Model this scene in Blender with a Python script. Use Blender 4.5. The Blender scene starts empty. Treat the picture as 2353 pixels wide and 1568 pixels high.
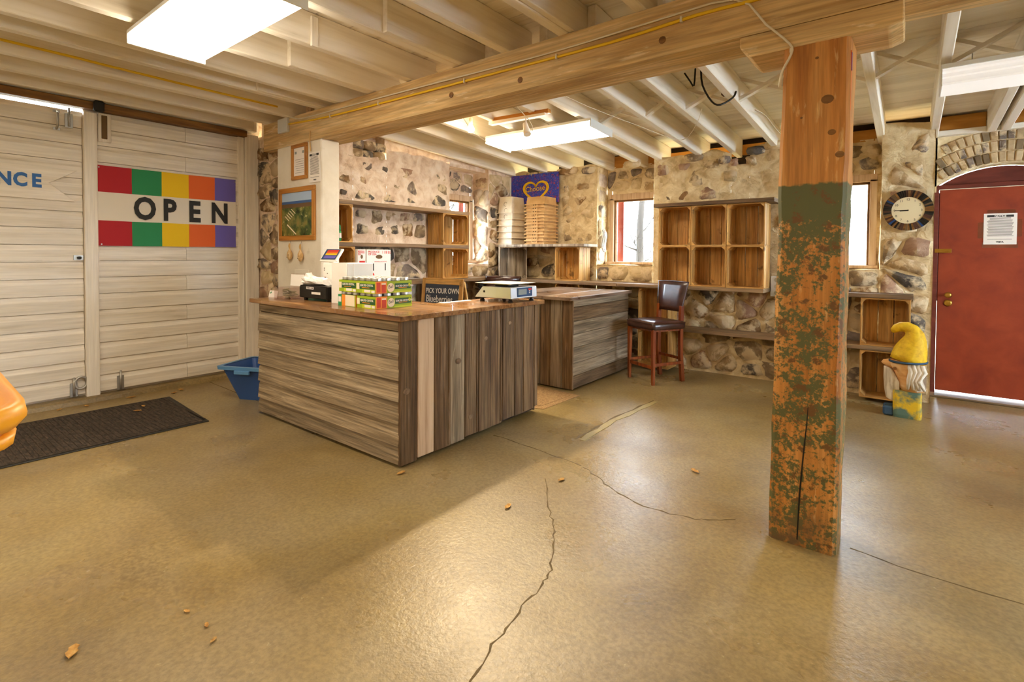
import bpy, bmesh, math, random
from mathutils import Vector, Matrix, noise
R = random.Random(7)
D = bpy.data
sc = bpy.context.scene
C = sc.collection
pi = math.pi
# ------------------------------------------------------------------ camera
cd = D.cameras.new('camera'); cam = D.objects.new('camera', cd); C.objects.link(cam)
cd.sensor_width = 36.0; cd.lens = 18.0; cd.shift_y = -(784 - 612) / 2353
cd.clip_start = 0.02
yaw, pit, rol = -math.atan((2090 - 1176.5) / 1176.5), math.radians(1.3), math.radians(0.35)
fw = Vector((math.cos(pit) * math.sin(yaw), math.cos(pit) * math.cos(yaw), -math.sin(pit)))
rt = Vector((math.cos(yaw), -math.sin(yaw), 0)); dn = fw.cross(rt)
rt2 = rt * math.cos(rol) - dn * math.sin(rol); dn2 = rt * math.sin(rol) + dn * math.cos(rol)
m3 = Matrix((rt2, -dn2, -fw)).transposed()
cam.matrix_world = Matrix.Translation((0, 0, 1.4)) @ m3.to_4x4()
sc.camera = cam
# ------------------------------------------------------------------ world and exposure
w = D.worlds.new('sky'); sc.world = w; w.use_nodes = True
bg = w.node_tree.nodes['Background']; bg.inputs[0].default_value = (0.78, 0.89, 1.0, 1); bg.inputs[1].default_value = 11.0
sc.view_settings.view_transform = 'Standard'; sc.view_settings.look = 'None'
sc.view_settings.gamma = 1.0; sc.view_settings.use_curve_mapping = False
sc.view_settings.exposure = 1.75
LAMP = 7.5            # radiance of the fluorescent diffusers
LAMPC = (1.0, 0.87, 0.68)
sc.cycles.sample_clamp_indirect = 6.0
sc.cycles.max_bounces = 12; sc.cycles.diffuse_bounces = 8; sc.cycles.transparent_max_bounces = 12
sc.cycles.caustics_reflective = False; sc.cycles.caustics_refractive = False

# ------------------------------------------------------------------ materials
def lin(h):
    if not isinstance(h, str): return tuple(h) + (1,)
    v = [int(h[i:i + 2], 16) / 255 for i in (0, 2, 4)]
    return tuple(c / 12.92 if c <= .04045 else ((c + .055) / 1.055) ** 2.4 for c in v) + (1,)
MT = {}
def mat(name, cols, sc=(1, 1, 1), detail=5, rough=.6, bump=.25, dist=.4, blots=(), rand=.12, metal=0, spec=.4, emit=0,
        rvar=0, off=True, bscale=1.0, coat=0, lo=.3, hi=.7, stops=None, fine=None, bsc=None):
    """procedural surface: stretched noise through a colour ramp, blots of other colours, bump, per-object variation"""
    m = D.materials.new(name); m.use_nodes = True; t = m.node_tree; n = t.nodes; L = t.links
    b = n['Principled BSDF']; b.inputs['Metallic'].default_value = metal; b.inputs['Specular IOR Level'].default_value = spec
    b.inputs['Roughness'].default_value = rough; b.inputs['Coat Weight'].default_value = coat
    MT[name] = m
    if len(cols) == 1 and not blots and not bump:
        b.inputs['Base Color'].default_value = lin(cols[0])
        if emit:
            b.inputs['Emission Color'].default_value = lin(cols[0]); b.inputs['Emission Strength'].default_value = emit
        return m
    tc = n.new('ShaderNodeTexCoord'); oi = n.new('ShaderNodeObjectInfo')
    ad = n.new('ShaderNodeVectorMath'); ad.operation = 'ADD'
    ml = n.new('ShaderNodeVectorMath'); ml.operation = 'SCALE'; ml.inputs[0].default_value = (13.1, 7.7, 17.3)
    L.new(oi.outputs['Random'], ml.inputs['Scale']); L.new(tc.outputs['Object'], ad.inputs[0])
    if off: L.new(ml.outputs[0], ad.inputs[1])
    def nz(scale, det, ds=0.0, rg=.55):
        mp = n.new('ShaderNodeVectorMath'); mp.operation = 'MULTIPLY'; mp.inputs[1].default_value = scale
        L.new(ad.outputs[0], mp.inputs[0])
        x = n.new('ShaderNodeTexNoise'); x.inputs['Scale'].default_value = 1; x.inputs['Detail'].default_value = det
        x.inputs['Distortion'].default_value = ds; x.inputs['Roughness'].default_value = rg
        L.new(mp.outputs[0], x.inputs['Vector']); return x.outputs['Fac']
    base = nz(sc, detail, dist)
    rp = n.new('ShaderNodeValToRGB'); L.new(base, rp.inputs[0]); e = rp.color_ramp.elements
    k = len(cols)
    while len(e) < max(k, 2): e.new(.5)
    for i in range(len(e)):
        e[i].position = stops[i] if stops else lo + (hi - lo) * i / (len(e) - 1); e[i].color = lin(cols[min(i, k - 1)])
    col = rp.outputs[0]
    for (c, s, a0, a1, amt) in blots:
        s3 = s if isinstance(s, (tuple, list)) else (s, s, s)
        f = nz(s3, 6, .3, .62); mr = n.new('ShaderNodeMapRange'); L.new(f, mr.inputs[0])
        mr.inputs[1].default_value = a0; mr.inputs[2].default_value = a1; mr.inputs[4].default_value = amt
        mx = n.new('ShaderNodeMix'); mx.data_type = 'RGBA'; L.new(mr.outputs[0], mx.inputs[0]); L.new(col, mx.inputs[6]); mx.inputs[7].default_value = lin(c)
        col = mx.outputs[2]
    if fine:
        mr = n.new('ShaderNodeMapRange'); L.new(nz(fine[0], 4, .2), mr.inputs[0]); mr.inputs[1].default_value = .34; mr.inputs[2].default_value = .66; mr.inputs[3].default_value = fine[1]; mr.inputs[4].default_value = fine[2]
        mx = n.new('ShaderNodeMix'); mx.data_type = 'RGBA'; mx.blend_type = 'MULTIPLY'; mx.inputs[0].default_value = 1; L.new(col, mx.inputs[6]); L.new(mr.outputs[0], mx.inputs[7]); col = mx.outputs[2]
    if rand:
        hs = n.new('ShaderNodeHueSaturation'); mr = n.new('ShaderNodeMapRange'); L.new(oi.outputs['Random'], mr.inputs[0])
        mr.inputs[3].default_value = 1 - rand; mr.inputs[4].default_value = 1 + rand
        L.new(mr.outputs[0], hs.inputs['Value']); L.new(col, hs.inputs['Color']); col = hs.outputs[0]
    L.new(col, b.inputs['Base Color'])
    if emit: L.new(col, b.inputs['Emission Color']); b.inputs['Emission Strength'].default_value = emit
    if rvar:
        mr = n.new('ShaderNodeMapRange'); L.new(nz((1.7, 1.7, 1.7), 4), mr.inputs[0]); mr.inputs[1].default_value = .3; mr.inputs[2].default_value = .7
        mr.inputs[3].default_value = rough - rvar; mr.inputs[4].default_value = rough + rvar; L.new(mr.outputs[0], b.inputs['Roughness'])
    if bump:
        bp = n.new('ShaderNodeBump'); bp.inputs['Strength'].default_value = bump; bp.inputs['Distance'].default_value = .01 * bscale
        L.new(nz(bsc, 6, .2, .6) if bsc else base, bp.inputs['Height']); L.new(bp.outputs[0], b.inputs['Normal'])
    return m
def ax(a, l, t): return tuple(l if c == a else t for c in 'xyz')
for a in 'xyz':
    mat('white_' + a, ['c4b8a2', 'e2d9c8', 'ebe3d5', 'efe9dd'], ax(a, 1.0, 14), fine=(ax(a, 2.5, 60), .89, 1.04), rough=.62, bump=.35, rand=.04, lo=.22, hi=.62,
        blots=[('8f8062', ax(a, 2.0, 9), .70, .84, .5), ('7a6c54', 14, .73, .77, .6)])
    mat('joist_' + a, ['b5a892', 'ddd3c0', 'eae2d2', 'efe8da'], ax(a, .9, 16), rough=.7, bump=.3, rand=.05, lo=.2, hi=.6,
        blots=[('99856a', ax(a, 1.2, 7), .66, .85, .5), ('6a5840', 22, .76, .79, .6)])
    mat('beam_' + a, ['8f6d3e', 'b7925c', 'cbab76', 'd8bd8d', 'e2cda4'], ax(a, .8, 11), fine=(ax(a, 3, 60), .72, 1.16), rough=.72, bump=.5, rand=.05, lo=.2, hi=.8,
        blots=[('f0dfb9', ax(a, 5, 26), .60, .68, .45), ('5d3d1c', ax(a, 7, 9), .745, .77, .8)])
    mat('grey_' + a, ['6a5a45', '8a785e', 'a39075', 'b5a48a'], ax(a, .8, 13), rough=.8, bump=.9, rand=.14, lo=.22, hi=.74, fine=(ax(a, 2.6, 70), .60, 1.26), bsc=ax(a, 2.6, 70),
        blots=[('d8c9a8', ax(a, 3, 14), .62, .78, .6), ('3f3122', 12, .72, .76, .7), ('a9803f', ax(a, 2.2, 7), .66, .8, .5)])
    mat('brown_' + a, ['503a26', '6b5137', '7f6546', '907757'], ax(a, .8, 13), rough=.8, bump=.9, rand=.2, lo=.22, hi=.74, fine=(ax(a, 2.6, 70), .50, 1.3), bsc=ax(a, 2.6, 70),
        blots=[('a08c78', ax(a, 2.0, 8), .58, .76, .6), ('2a1c10', 12, .72, .76, .7)])
    mat('crate_' + a, ['8f6128', 'b3803d', 'c89a55', 'd4ac6c'], ax(a, 1.2, 14), fine=(ax(a, 3, 55), .70, 1.16), rough=.6, bump=.35, rand=.14, lo=.2, hi=.75,
        blots=[('4a3014', 7, .60, .70, .75), ('6f4a1e', ax(a, 2, 6), .60, .8, .6)])
    mat('shelf_' + a, ['564331', '785f44', '8f7454', 'a08766'], ax(a, 1.0, 12), fine=(ax(a, 3, 60), .66, 1.2), rough=.55, bump=.4, rand=.10, lo=.2, hi=.75,
        blots=[('3a2814', 10, .70, .76, .7)])
    mat('oak_' + a, ['8a5614', 'b5782a', 'c98d3c'], ax(a, 2, 40), rough=.4, bump=.2, rand=.05, coat=.2)
    mat('rail_' + a, ['5a3a16', '7a5220', '93682e'], ax(a, 2, 30), rough=.55, bump=.3, rand=.05)
mat('palewood_y', ['b08d6b', 'cdb090', 'd8bf9f'], ax('z', 1.4, 30), rough=.8, bump=.7, rand=.05)
mat('greycrate', ['57493a', '85745f', 'a3937d', 'bcae9a'], ax('z', 1.5, 22), rough=.7, bump=.5, rand=.12)
mat('countertop', ['52331a', '80552e', '996f42', 'ab8557'], (1.2, 14, 14), fine=((2, 60, 60), .75, 1.15), rough=.3, bump=.12, rand=.03, coat=.25, rvar=.1,
    blots=[('6e4a2a', 2.2, .5, .72, .55), ('c9a678', 5, .64, .76, .45), ('3d2410', 18, .72, .75, .6)])
mat('topgrey', ['55402f', '7a6350', '937d69', 'a5907b'], (3, 1.3, 9), rough=.33, bump=.12, rand=.03, coat=.15, rvar=.1,
    blots=[('8c5a2c', 2.2, .56, .74, .5), ('3d2a1a', 18, .72, .75, .6)])
mat('mortar_left', ['c9ad92', 'e0c8ad', 'ecd9c2', 'f1e2d0'], (9, 9, 9), detail=10, rough=.92, bump=1.0, bscale=4, rand=0, off=False,
    blots=[('b78f74', 2.2, .52, .72, .5), ('8a7662', 5, .66, .76, .5), ('5d5148', 11, .73, .77, .6)])
mat('mortar_back', ['b99f73', 'd6be92', 'e4d0a6', 'ecdcb8'], (9, 9, 9), detail=10, rough=.92, bump=1.0, bscale=4, rand=0, off=False,
    blots=[('b39468', 2.2, .54, .74, .5), ('7f6b50', 5, .66, .76, .5), ('54463a', 11, .73, .77, .6)])
mat('mortar_arch', ['6f5f4a', '8d7b62', 'a08f74'], (7, 7, 7), detail=8, rough=.9, bump=.8, bscale=2, rand=0)
STN = []
for i, cs in enumerate([['77644c', '937d60', 'ab946f'], ['6a5d50', '83756a', '9b8d7e'], ['8a7250', 'ad9168', 'c4aa80'], ['4a453f', '625a51', '766c60'],
                        ['8a6a56', 'a9866c', 'bf9f84'], ['b39a72', 'cdb68c', 'ddc9a4'], ['6a5238', '8b6a44', 'a5835a']]):
    mat('stone%d' % i, cs, (7, 7, 7), detail=9, rough=.88, bump=1.0, bscale=4, rand=.14,
        blots=[('dcc7a2', 6, .47, .56, .9), ('4a3f33', 14, .70, .76, .6)]); STN.append('stone%d' % i)
mat('whitestone', ['b09a86', 'd5c5b2', 'e6dccd'], (9, 9, 9), detail=8, rough=.85, bump=.9, bscale=2, rand=.1, blots=[('8f6f5e', 5, .6, .74, .6)])  # pale stone; crowded into the window reveals to carry the window light
mat('brickpale', ['a38a66', 'c2a981', 'd3bd96'], (9, 9, 9), detail=6, rough=.85, bump=.6, rand=.12)
mat('brickdull', ['6b5944', '837054', '958164'], (9, 9, 9), detail=6, rough=.85, bump=.6, rand=.15)
mat('floor', ['766239', '897345', '988253', 'a38f62'], (1.1, 1.1, 1.1), detail=9, rough=.32, bump=.5, bscale=.35, rand=0, rvar=.08, spec=.55, fine=((52, 52, 52), .80, 1.17), bsc=(60, 60, 60),
    blots=[('b09d6a', 3.3, .50, .90, .35), ('6c6240', 1.1, .42, .85, .45), ('8f8577', 0.8, .42, .85, .5), ('cfc49c', 40, .66, .78, .5), ('594d33', 44, .67, .78, .5)])
mat('crack', ['5a4a2c', '6e5c38'], (20, 20, 20), rough=.8, bump=.2, rand=0)
mat('slabedge', ['8d7d50', 'a0905f'], (8, 8, 8), rough=.5, bump=.2, rand=0)
mat('mat_black', ['1f1a16', '3d3229', '57493b'], (16, 60, 60), rough=.9, bump=.9, rand=0, blots=[('7c6a50', 60, .66, .72, .6)])
mat('mat_brown', ['7a5c38', '9c7a4e', 'b08f62'], (60, 60, 60), rough=.9, bump=.8, rand=0)
for nm, c, r, mt in [('black', '17150f', .5, 0), ('darkmetal', '2a2622', .45, .6), ('steel', 'cfd0d0', .38, .85), ('zinc', 'b4b2ac', .4, .8), ('brass', 'b0893c', .3, 1),
                     ('red', 'b3222a', .75, 0), ('green', '2c8a55', .75, 0), ('yellow', 'edc21a', .75, 0), ('orange', 'e0652a', .75, 0), ('violet', '6d62b5', .75, 0),
                     ('clothwhite', 'e6ddcc', .8, 0), ('ink', '2b2a28', .7, 0), ('bluepaint', '2f66a8', .6, 0), ('paper', 'efe9e2', .7, 0), ('inkgrey', '6b655c', .8, 0),
                     ('whiteplastic', 'f3efe8', .35, 0), ('cablewhite', 'd9cfb8', .5, 0), ('cableyellow', 'e3b912', .45, 0), ('enamel', 'e8ecea', .3, 0), ('boxgrey', 'cfd0ce', .5, .1),
                     ('teal', '5fb3a0', .5, 0), ('greenbottle', '1f9a4c', .3, 0), ('lime', '9db51e', .55, 0), ('limelight', 'c3cf2a', .55, 0), ('jargreen', '2d5a2e', .55, 0), ('cream', 'f2e3c2', .6, 0),
                     ('jamred', 'd2451c', .5, 0), ('jamorange', 'f0902a', .5, 0), ('applered', 'd23a34', .6, 0), ('boxwhite', 'ecebe8', .6, 0), ('navy', '1d3f70', .45, 0), ('screenblue', '2e4a6e', .3, 0),
                     ('lcd', '8d9490', .3, 0), ('knob', '1c1713', .4, 0), ('binblue', '35599a', .4, 0), ('binrim', '5d8fc0', .4, 0), ('tub', 'eda01e', .42, 0), ('slate', '3a4150', .7, 0), ('chalk', 'e9e8e4', .9, 0),
                     ('socket', 'e9e2d2', .5, 0), ('straw', 'cfa86a', .8, 0), ('clockface', 'eadcb4', .6, 0), ('skyblue', 'a9c0dc', .6, 0), ('hillbrown', '6a5232', .7, 0), ('gnomeblue', '34506a', .7, 0),
                     ('eyebrown', '8a5a22', .6, 0), ('redtrim', 'a8514a', .6, 0), ('tape', 'c98a72', .2, 0), ('brownbox', '4a2a1a', .6, 0), ('sea', '3d5f96', .6, 0)]:
    mat(nm, [c], rough=r, metal=mt, bump=0)
mat('card', ['b98d55', 'cba066', 'd6ae76'], (6, 6, 6), rough=.8, bump=.1, rand=.06)
mat('cardlight', ['d3c2a6', 'e0d2ba', 'e8ddc8'], (6, 6, 6), rough=.8, bump=.1, rand=.05)
mat('plaster', ['d9cfbb', 'e6decd', 'ece5d6'], (3, 3, 3), detail=8, rough=.75, bump=.35, bscale=2, rand=0, blots=[('c2b59c', 6, .64, .76, .5), ('9a8b70', 20, .74, .78, .6)])
mat('reddoor', ['82301c', '92391f', '9f4326'], (5, 5, 5), rough=.45, bump=.1, rand=.03)
mat('redframe', ['5e2418', '733024'], (4, 4, 20), rough=.55, bump=.2, rand=.03)
mat('leather', ['2c1813', '3d231b', '4d3026'], (9, 9, 9), rough=.3, bump=.15, rand=.05, coat=.35)
mat('cherry', ['54220a', '7a3611', '96501e'], (30, 30, 2), rough=.32, bump=.1, rand=.05, coat=.3)
mat('leaf', ['8a5a26', 'b58844', 'd0aa68'], (30, 30, 30), rough=.8, bump=.2, rand=.2)
mat('garlic', ['b5854a', 'd8b27a', 'ecd7ae'], (40, 40, 8), rough=.7, bump=.4, rand=.1)
mat('bill', ['8f8a68', 'c2bd9a', 'dcd8bd'], (40, 40, 40), rough=.8, bump=.2, rand=.2)
mat('gnomeyellow', ['b98a06', 'e0b414', 'f0cc2a'], (14, 14, 14), rough=.65, bump=.8, rand=0, blots=[('c9a010', 8, .55, .7, .6)])
mat('gnomeface', ['c98e4c', 'dfaa6a', 'eac088'], (8, 8, 16), rough=.7, bump=.4, rand=0)
mat('gnomewhite', ['b7a78e', 'e2d8c6', 'efe8da'], (22, 22, 5), rough=.75, bump=.7, rand=0)
mat('gnomebody', ['c9a41a', 'e0ba22', 'd5b52a'], (12, 12, 12), rough=.65, bump=.6, rand=0, blots=[('2f6a6c', 5, .5, .62, .9)])
mat('painting', ['16206e', '2836a0', '3f4fc0', '24308f'], (40, 40, 40), detail=9, rough=.6, bump=.4, rand=0, dist=1.2, blots=[('b5381f', 38, .56, .61, .85), ('d8b020', 44, .66, .69, .8), ('9fb8e0', 60, .63, .67, .7)])
mat('landscape', ['26351f', '45592c', '7a7a3c', '8f7a40'], (9, 9, 9), detail=8, rough=.25, bump=0.01, rand=0, blots=[('d9d48a', 16, .62, .68, .5)])
mat('shrinkwrap', ['f2eee6', 'f8f5ef'], (6, 6, 6), rough=.25, bump=.25, rand=0, coat=.3)
mat('crumple', ['e5e0da', 'f4f1ed', 'f9f7f4'], (18, 18, 18), rough=.6, bump=.6, rand=0)
mat('grass', ['6b6548', '857d5c', '989070'], (4, 4, 4), rough=.9, bump=.4, rand=0)
mat('bark', ['211c17', '332c25', '453c32'], (6, 6, 2), rough=.9, bump=.5, rand=.1)
mat('wallplain', ['cfc2a8', 'ddd2bb', 'e5dcc8'], (3, 3, 3), rough=.8, bump=.3, rand=0)
mat('darkgap', ['2a2019', '3a2d22'], (9, 9, 9), rough=.95, bump=.4, rand=0)
mat('plywood', ['9a6420', 'b57a2c', 'c68d3e'], (2, 9, 9), rough=.6, bump=.2, rand=.08)
def emis(name, col, st):
    m = D.materials.new(name); m.use_nodes = True; b = m.node_tree.nodes['Principled BSDF']
    b.inputs['Base Color'].default_value = (.9, .9, .88, 1); b.inputs['Emission Color'].default_value = tuple(col) + (1,); b.inputs['Emission Strength'].default_value = st; MT[name] = m
emis('tube', LAMPC, LAMP); emis('tubesoft', (1.0, .98, .95), .15); emis('bulb', (1.0, .76, .46), 40.0)
def glass(name, tint, refl):
    m = D.materials.new(name); m.use_nodes = True; t = m.node_tree; n = t.nodes; n.remove(n['Principled BSDF'])
    a = n.new('ShaderNodeBsdfTransparent'); a.inputs[0].default_value = tint; g = n.new('ShaderNodeBsdfGlossy'); g.inputs['Roughness'].default_value = .03
    x = n.new('ShaderNodeMixShader'); x.inputs[0].default_value = refl; t.links.new(a.outputs[0], x.inputs[1]); t.links.new(g.outputs[0], x.inputs[2])
    t.links.new(x.outputs[0], n['Material Output'].inputs[0]); MT[name] = m
glass('glass', (.96, .98, 1, 1), .05); glass('acrylic', (.98, .93, .92, 1), .10); glass('jarglass', (.75, .72, .62, 1), .15); glass('tapeclear', (.95, .9, .88, 1), .12)
# the post: bare orange wood above, worn green paint below
def post_mat():
    m = mat('post', ['85501c', 'ab6d2a', 'c68a44', 'd8a663'], (9, 9, .8), fine=((80, 80, 4), .78, 1.14), rough=.55, bump=.5, rand=0, lo=.2, hi=.8, off=False,
            blots=[('f0cf8c', (26, 26, 5), .61, .70, .5), ('4a2a10', 9, .72, .75, .8)])
    t = m.node_tree; n = t.nodes; L = t.links; b = n['Principled BSDF']; src = b.inputs['Base Color'].links[0].from_socket
    tc = n.new('ShaderNodeTexCoord'); sp = n.new('ShaderNodeSeparateXYZ'); L.new(tc.outputs['Object'], sp.inputs[0])
    def noi(s, d):
        x = n.new('ShaderNodeTexNoise'); x.inputs['Scale'].default_value = s; x.inputs['Detail'].default_value = d; x.inputs['Roughness'].default_value = .65
        L.new(tc.outputs['Object'], x.inputs['Vector']); return x.outputs['Fac']
    def mth(op, a, bb):
        x = n.new('ShaderNodeMath'); x.operation = op; x.use_clamp = False
        for i, v in enumerate((a, bb)):
            if isinstance(v, (int, float)): x.inputs[i].default_value = v
            else: L.new(v, x.inputs[i])
        return x.outputs[0]
    def rng(v, a, bb):
        x = n.new('ShaderNodeMapRange'); L.new(v, x.inputs[0]); x.inputs[1].default_value = a; x.inputs[2].default_value = bb; return x.outputs[0]
    below = rng(mth('ADD', sp.outputs[2], mth('MULTIPLY', noi(30, 2), .03)), 1.762, 1.752)
    fresh = rng(sp.outputs[2], 1.45, 1.70)                      # paint is whole near its upper edge
    worn = rng(mth('ADD', mth('ADD', mth('MULTIPLY', noi(11, 12), .5), mth('MULTIPLY', noi(55, 8), .5)), mth('MULTIPLY', fresh, .16)), .475, .525)
    mx = n.new('ShaderNodeMix'); mx.data_type = 'RGBA'; L.new(mth('MULTIPLY', below, worn), mx.inputs[0]); L.new(src, mx.inputs[6]); mx.inputs[7].default_value = lin('5a5c36')
    md = n.new('ShaderNodeMix'); md.data_type = 'RGBA'; L.new(mth('MULTIPLY', below, rng(noi(15, 10), .56, .62)), md.inputs[0]); L.new(mx.outputs[2], md.inputs[6]); md.inputs[7].default_value = lin('6b4a26'); mx = md
    mg = n.new('ShaderNodeMix'); mg.data_type = 'RGBA'; L.new(mth('MULTIPLY', rng(sp.outputs[2], .30, .0), rng(noi(12, 6), .42, .6)), mg.inputs[0]); L.new(mx.outputs[2], mg.inputs[6]); mg.inputs[7].default_value = lin('6a5236')
    L.new(mg.outputs[2], b.inputs['Base Color'])
post_mat()

# ------------------------------------------------------------------ builders
class MB:
    def __init__(s): s.v = []; s.f = []
    def add(s, vs, fs):
        o = len(s.v); s.v += [tuple(v) for v in vs]; s.f += [tuple(i + o for i in f) for f in fs]; return s
    def box(s, x0, x1, y0, y1, z0, z1):
        return s.add([(x0, y0, z0), (x1, y0, z0), (x1, y1, z0), (x0, y1, z0), (x0, y0, z1), (x1, y0, z1), (x1, y1, z1), (x0, y1, z1)],
                     [(0, 3, 2, 1), (4, 5, 6, 7), (0, 1, 5, 4), (1, 2, 6, 5), (2, 3, 7, 6), (3, 0, 4, 7)])
    def hexa(s, a, b):      # two quads -> solid
        return s.add(list(a) + list(b), [(0, 3, 2, 1), (4, 5, 6, 7), (0, 1, 5, 4), (1, 2, 6, 5), (2, 3, 7, 6), (3, 0, 4, 7)])
    def prism(s, poly, fn, d0, d1):   # fn(u, v, d) -> point
        n = len(poly)
        vs = [fn(u, v, d0) for u, v in poly] + [fn(u, v, d1) for u, v in poly]
        return s.add(vs, [tuple(range(n))[::-1], tuple(range(n, 2 * n))] + [(i, (i + 1) % n, n + (i + 1) % n, n + i) for i in range(n)])
    def tube(s, pts, r, n=8, cap=True):
        pts = [Vector(p) for p in pts]; rings = []; k = len(pts); rr = r if isinstance(r, (list, tuple)) else [r] * k
        up = None
        for i, p in enumerate(pts):
            d = (pts[min(i + 1, k - 1)] - pts[max(i - 1, 0)])
            d = d.normalized() if d.length > 1e-9 else Vector((0, 0, 1))
            if up is None: up = Vector((0, 0, 1)) if abs(d.z) < .9 else Vector((1, 0, 0))
            a = d.cross(up)
            if a.length < 1e-6: a = d.cross(Vector((.3, 1, .2)))
            a.normalize(); b = a.cross(d); up = b
            rings.append([p + (a * math.cos(2 * pi * j / n) + b * math.sin(2 * pi * j / n)) * rr[i] for j in range(n)])
        fs = [(i * n + j, i * n + (j + 1) % n, (i + 1) * n + (j + 1) % n, (i + 1) * n + j) for i in range(k - 1) for j in range(n)]
        if cap: fs += [tuple(range(n))[::-1], tuple(range((k - 1) * n, k * n))]
        return s.add([v for q in rings for v in q], fs)
    def lathe(s, prof, c=(0, 0, 0), n=16, sx=1, sy=1):
        k = len(prof)
        vs = [(c[0] + r * sx * math.cos(2 * pi * j / n), c[1] + r * sy * math.sin(2 * pi * j / n), c[2] + z) for r, z in prof for j in range(n)]
        fs = [(i * n + j, i * n + (j + 1) % n, (i + 1) * n + (j + 1) % n, (i + 1) * n + j) for i in range(k - 1) for j in range(n)]
        return s.add(vs, fs + [tuple(range(n))[::-1], tuple(range((k - 1) * n, k * n))])
    def rings(s, rs, cap=True):
        n = len(rs[0]); k = len(rs)
        fs = [(i * n + j, i * n + (j + 1) % n, (i + 1) * n + (j + 1) % n, (i + 1) * n + j) for i in range(k - 1) for j in range(n)]
        if cap: fs += [tuple(range(n))[::-1], tuple(range((k - 1) * n, k * n))]
        return s.add([v for r in rs for v in r], fs)
    def build(s, name, m, parent=None, bev=0, smooth=False, seg=1, loc=None, rot=None):
        me = D.meshes.new(name); me.from_pydata(s.v, [], s.f); me.update()
        b = bmesh.new(); b.from_mesh(me); bmesh.ops.recalc_face_normals(b, faces=b.faces)
        if bev: bmesh.ops.bevel(b, geom=list(b.edges), offset=bev, segments=seg, affect='EDGES', profile=.6, clamp_overlap=True)
        b.to_mesh(me); b.free()
        if smooth: me.shade_smooth()
        me.materials.append(MT[m])
        o = D.objects.new(name, me); C.objects.link(o)
        if parent: o.parent = parent
        if loc: o.location = loc
        if rot: o.rotation_euler = rot
        return o
def tag(o, label=None, cat=None, group=None, kind=None):
    for k, v in (('label', label), ('category', cat), ('group', group), ('kind', kind)):
        if v: o[k] = v
    return o
def thing(name, label, cat, loc=(0, 0, 0), rz=0, group=None):
    o = D.objects.new(name, None); C.objects.link(o); o.empty_display_size = .05
    o.location = loc; o.rotation_euler = (0, 0, rz); return tag(o, label, cat, group)
def struct(name, mb, m, **k): return tag(mb.build(name, m, **k), kind='structure')
def kids(o): return [c for c in D.objects if c.parent == o]
KID = {}
def copy_tree(o, parent=None, loc=None, rz=None, label=None, group=None):
    if o not in KID: KID[o] = kids(o)
    c = o.copy(); C.objects.link(c); c.parent = parent
    if loc: c.location = loc
    if rz is not None: c.rotation_euler = (0, 0, rz)
    tag(c, label, None, group)
    for ch in KID[o]: copy_tree(ch, c)
    return c
def box(name, m, parent, x0, x1, y0, y1, z0, z1, bev=0): return MB().box(x0, x1, y0, y1, z0, z1).build(name, m, parent, bev=bev)
def text(s, size, m, parent, right, up, org, name='lettering', bold=0, ext=.0008, align='LEFT', stretch=1.0, sp=1.0):
    cu = D.curves.new(name, 'FONT'); cu.body = s; cu.size = size; cu.extrude = ext; cu.offset = bold; cu.align_x = align; cu.resolution_u = 3; cu.space_character = sp; cu.space_line = .8
    t = D.objects.new(name, cu); me = D.meshes.new_from_object(t); D.objects.remove(t); D.curves.remove(cu)
    r = Vector(right).normalized(); u = Vector(up).normalized(); nn = r.cross(u)
    M4 = Matrix.Translation(org) @ Matrix((r * stretch, u, nn)).transposed().to_4x4()
    me.transform(M4); me.materials.clear(); me.materials.append(MT[m])
    o = D.objects.new(name, me); C.objects.link(o); o.parent = parent; return o
# ================================================================== STRUCTURE
XR, YR = 4.6, -3.6            # right and rear walls
fl = struct('floor', MB().box(-6.4, XR, YR, 7.4, -.12, 0), 'floor')
def ribbon(name, pts, wds, m='crack', z=.0006, h=.0012):
    mb = MB(); L = []; Rr = []
    for i, p in enumerate(pts):
        a = Vector(pts[max(i - 1, 0)]); b = Vector(pts[min(i + 1, len(pts) - 1)]); d = (b - a).normalized(); nn = Vector((-d.y, d.x)) * wds[i % len(wds)]
        L.append(Vector(p) + nn); Rr.append(Vector(p) - nn)
    for i in range(len(pts) - 1):
        q = [L[i], L[i + 1], Rr[i + 1], Rr[i]]
        mb.hexa([(v.x, v.y, z - h) for v in q], [(v.x, v.y, z) for v in q])
    return mb.build(name, m, fl)
def wob(pts, n, a):
    out = []
    for i in range(len(pts) - 1):
        p, q = Vector(pts[i]), Vector(pts[i + 1])
        for k in range(n): out.append(p.lerp(q, k / n) + Vector((R.uniform(-a, a), R.uniform(-a, a))))
    return out + [Vector(pts[-1])]
ribbon('crack', wob([(-1.771, 2.642), (-1.51, 2.299), (-1.374, 2.132), (-1.23, 1.886), (-1.204, 1.754), (-1.18, 1.543), (-1.147, 1.349), (-1.06, 1.1)], 6, .010), [.0035, .002, .005])
ribbon('crack', wob([(-1.661, 2.94), (-1.406, 2.78), (-1.142, 2.684), (-.867, 2.723), (-.704, 2.853)], 6, .012), [.004, .002, .006])
ribbon('slab_joint', wob([(-1.975, 3.35), (-1.992, 3.928), (-1.925, 4.72)], 6, .008), [.006, .012, .004])
ribbon('slab_joint', wob([(-2.52, 3.03), (-2.155, 3.0), (-1.7, 2.95)], 4, .008), [.006, .003])
ribbon('slab_joint', wob([(-.206, 2.914), (.116, 2.874), (.9, 2.88), (2, 2.9)], 5, .008), [.005, .003])
ribbon('slab_joint', wob([(-5.98, 2.35), (-5.2, 2.33), (-4.5, 2.34)], 4, .006), [.005, .003])
ribbon('raised_slab', wob([(-1.93, 3.35), (-1.95, 3.95), (-1.89, 4.7)], 4, .006), [.02, .03], 'slabedge', .004, .006)

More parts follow.
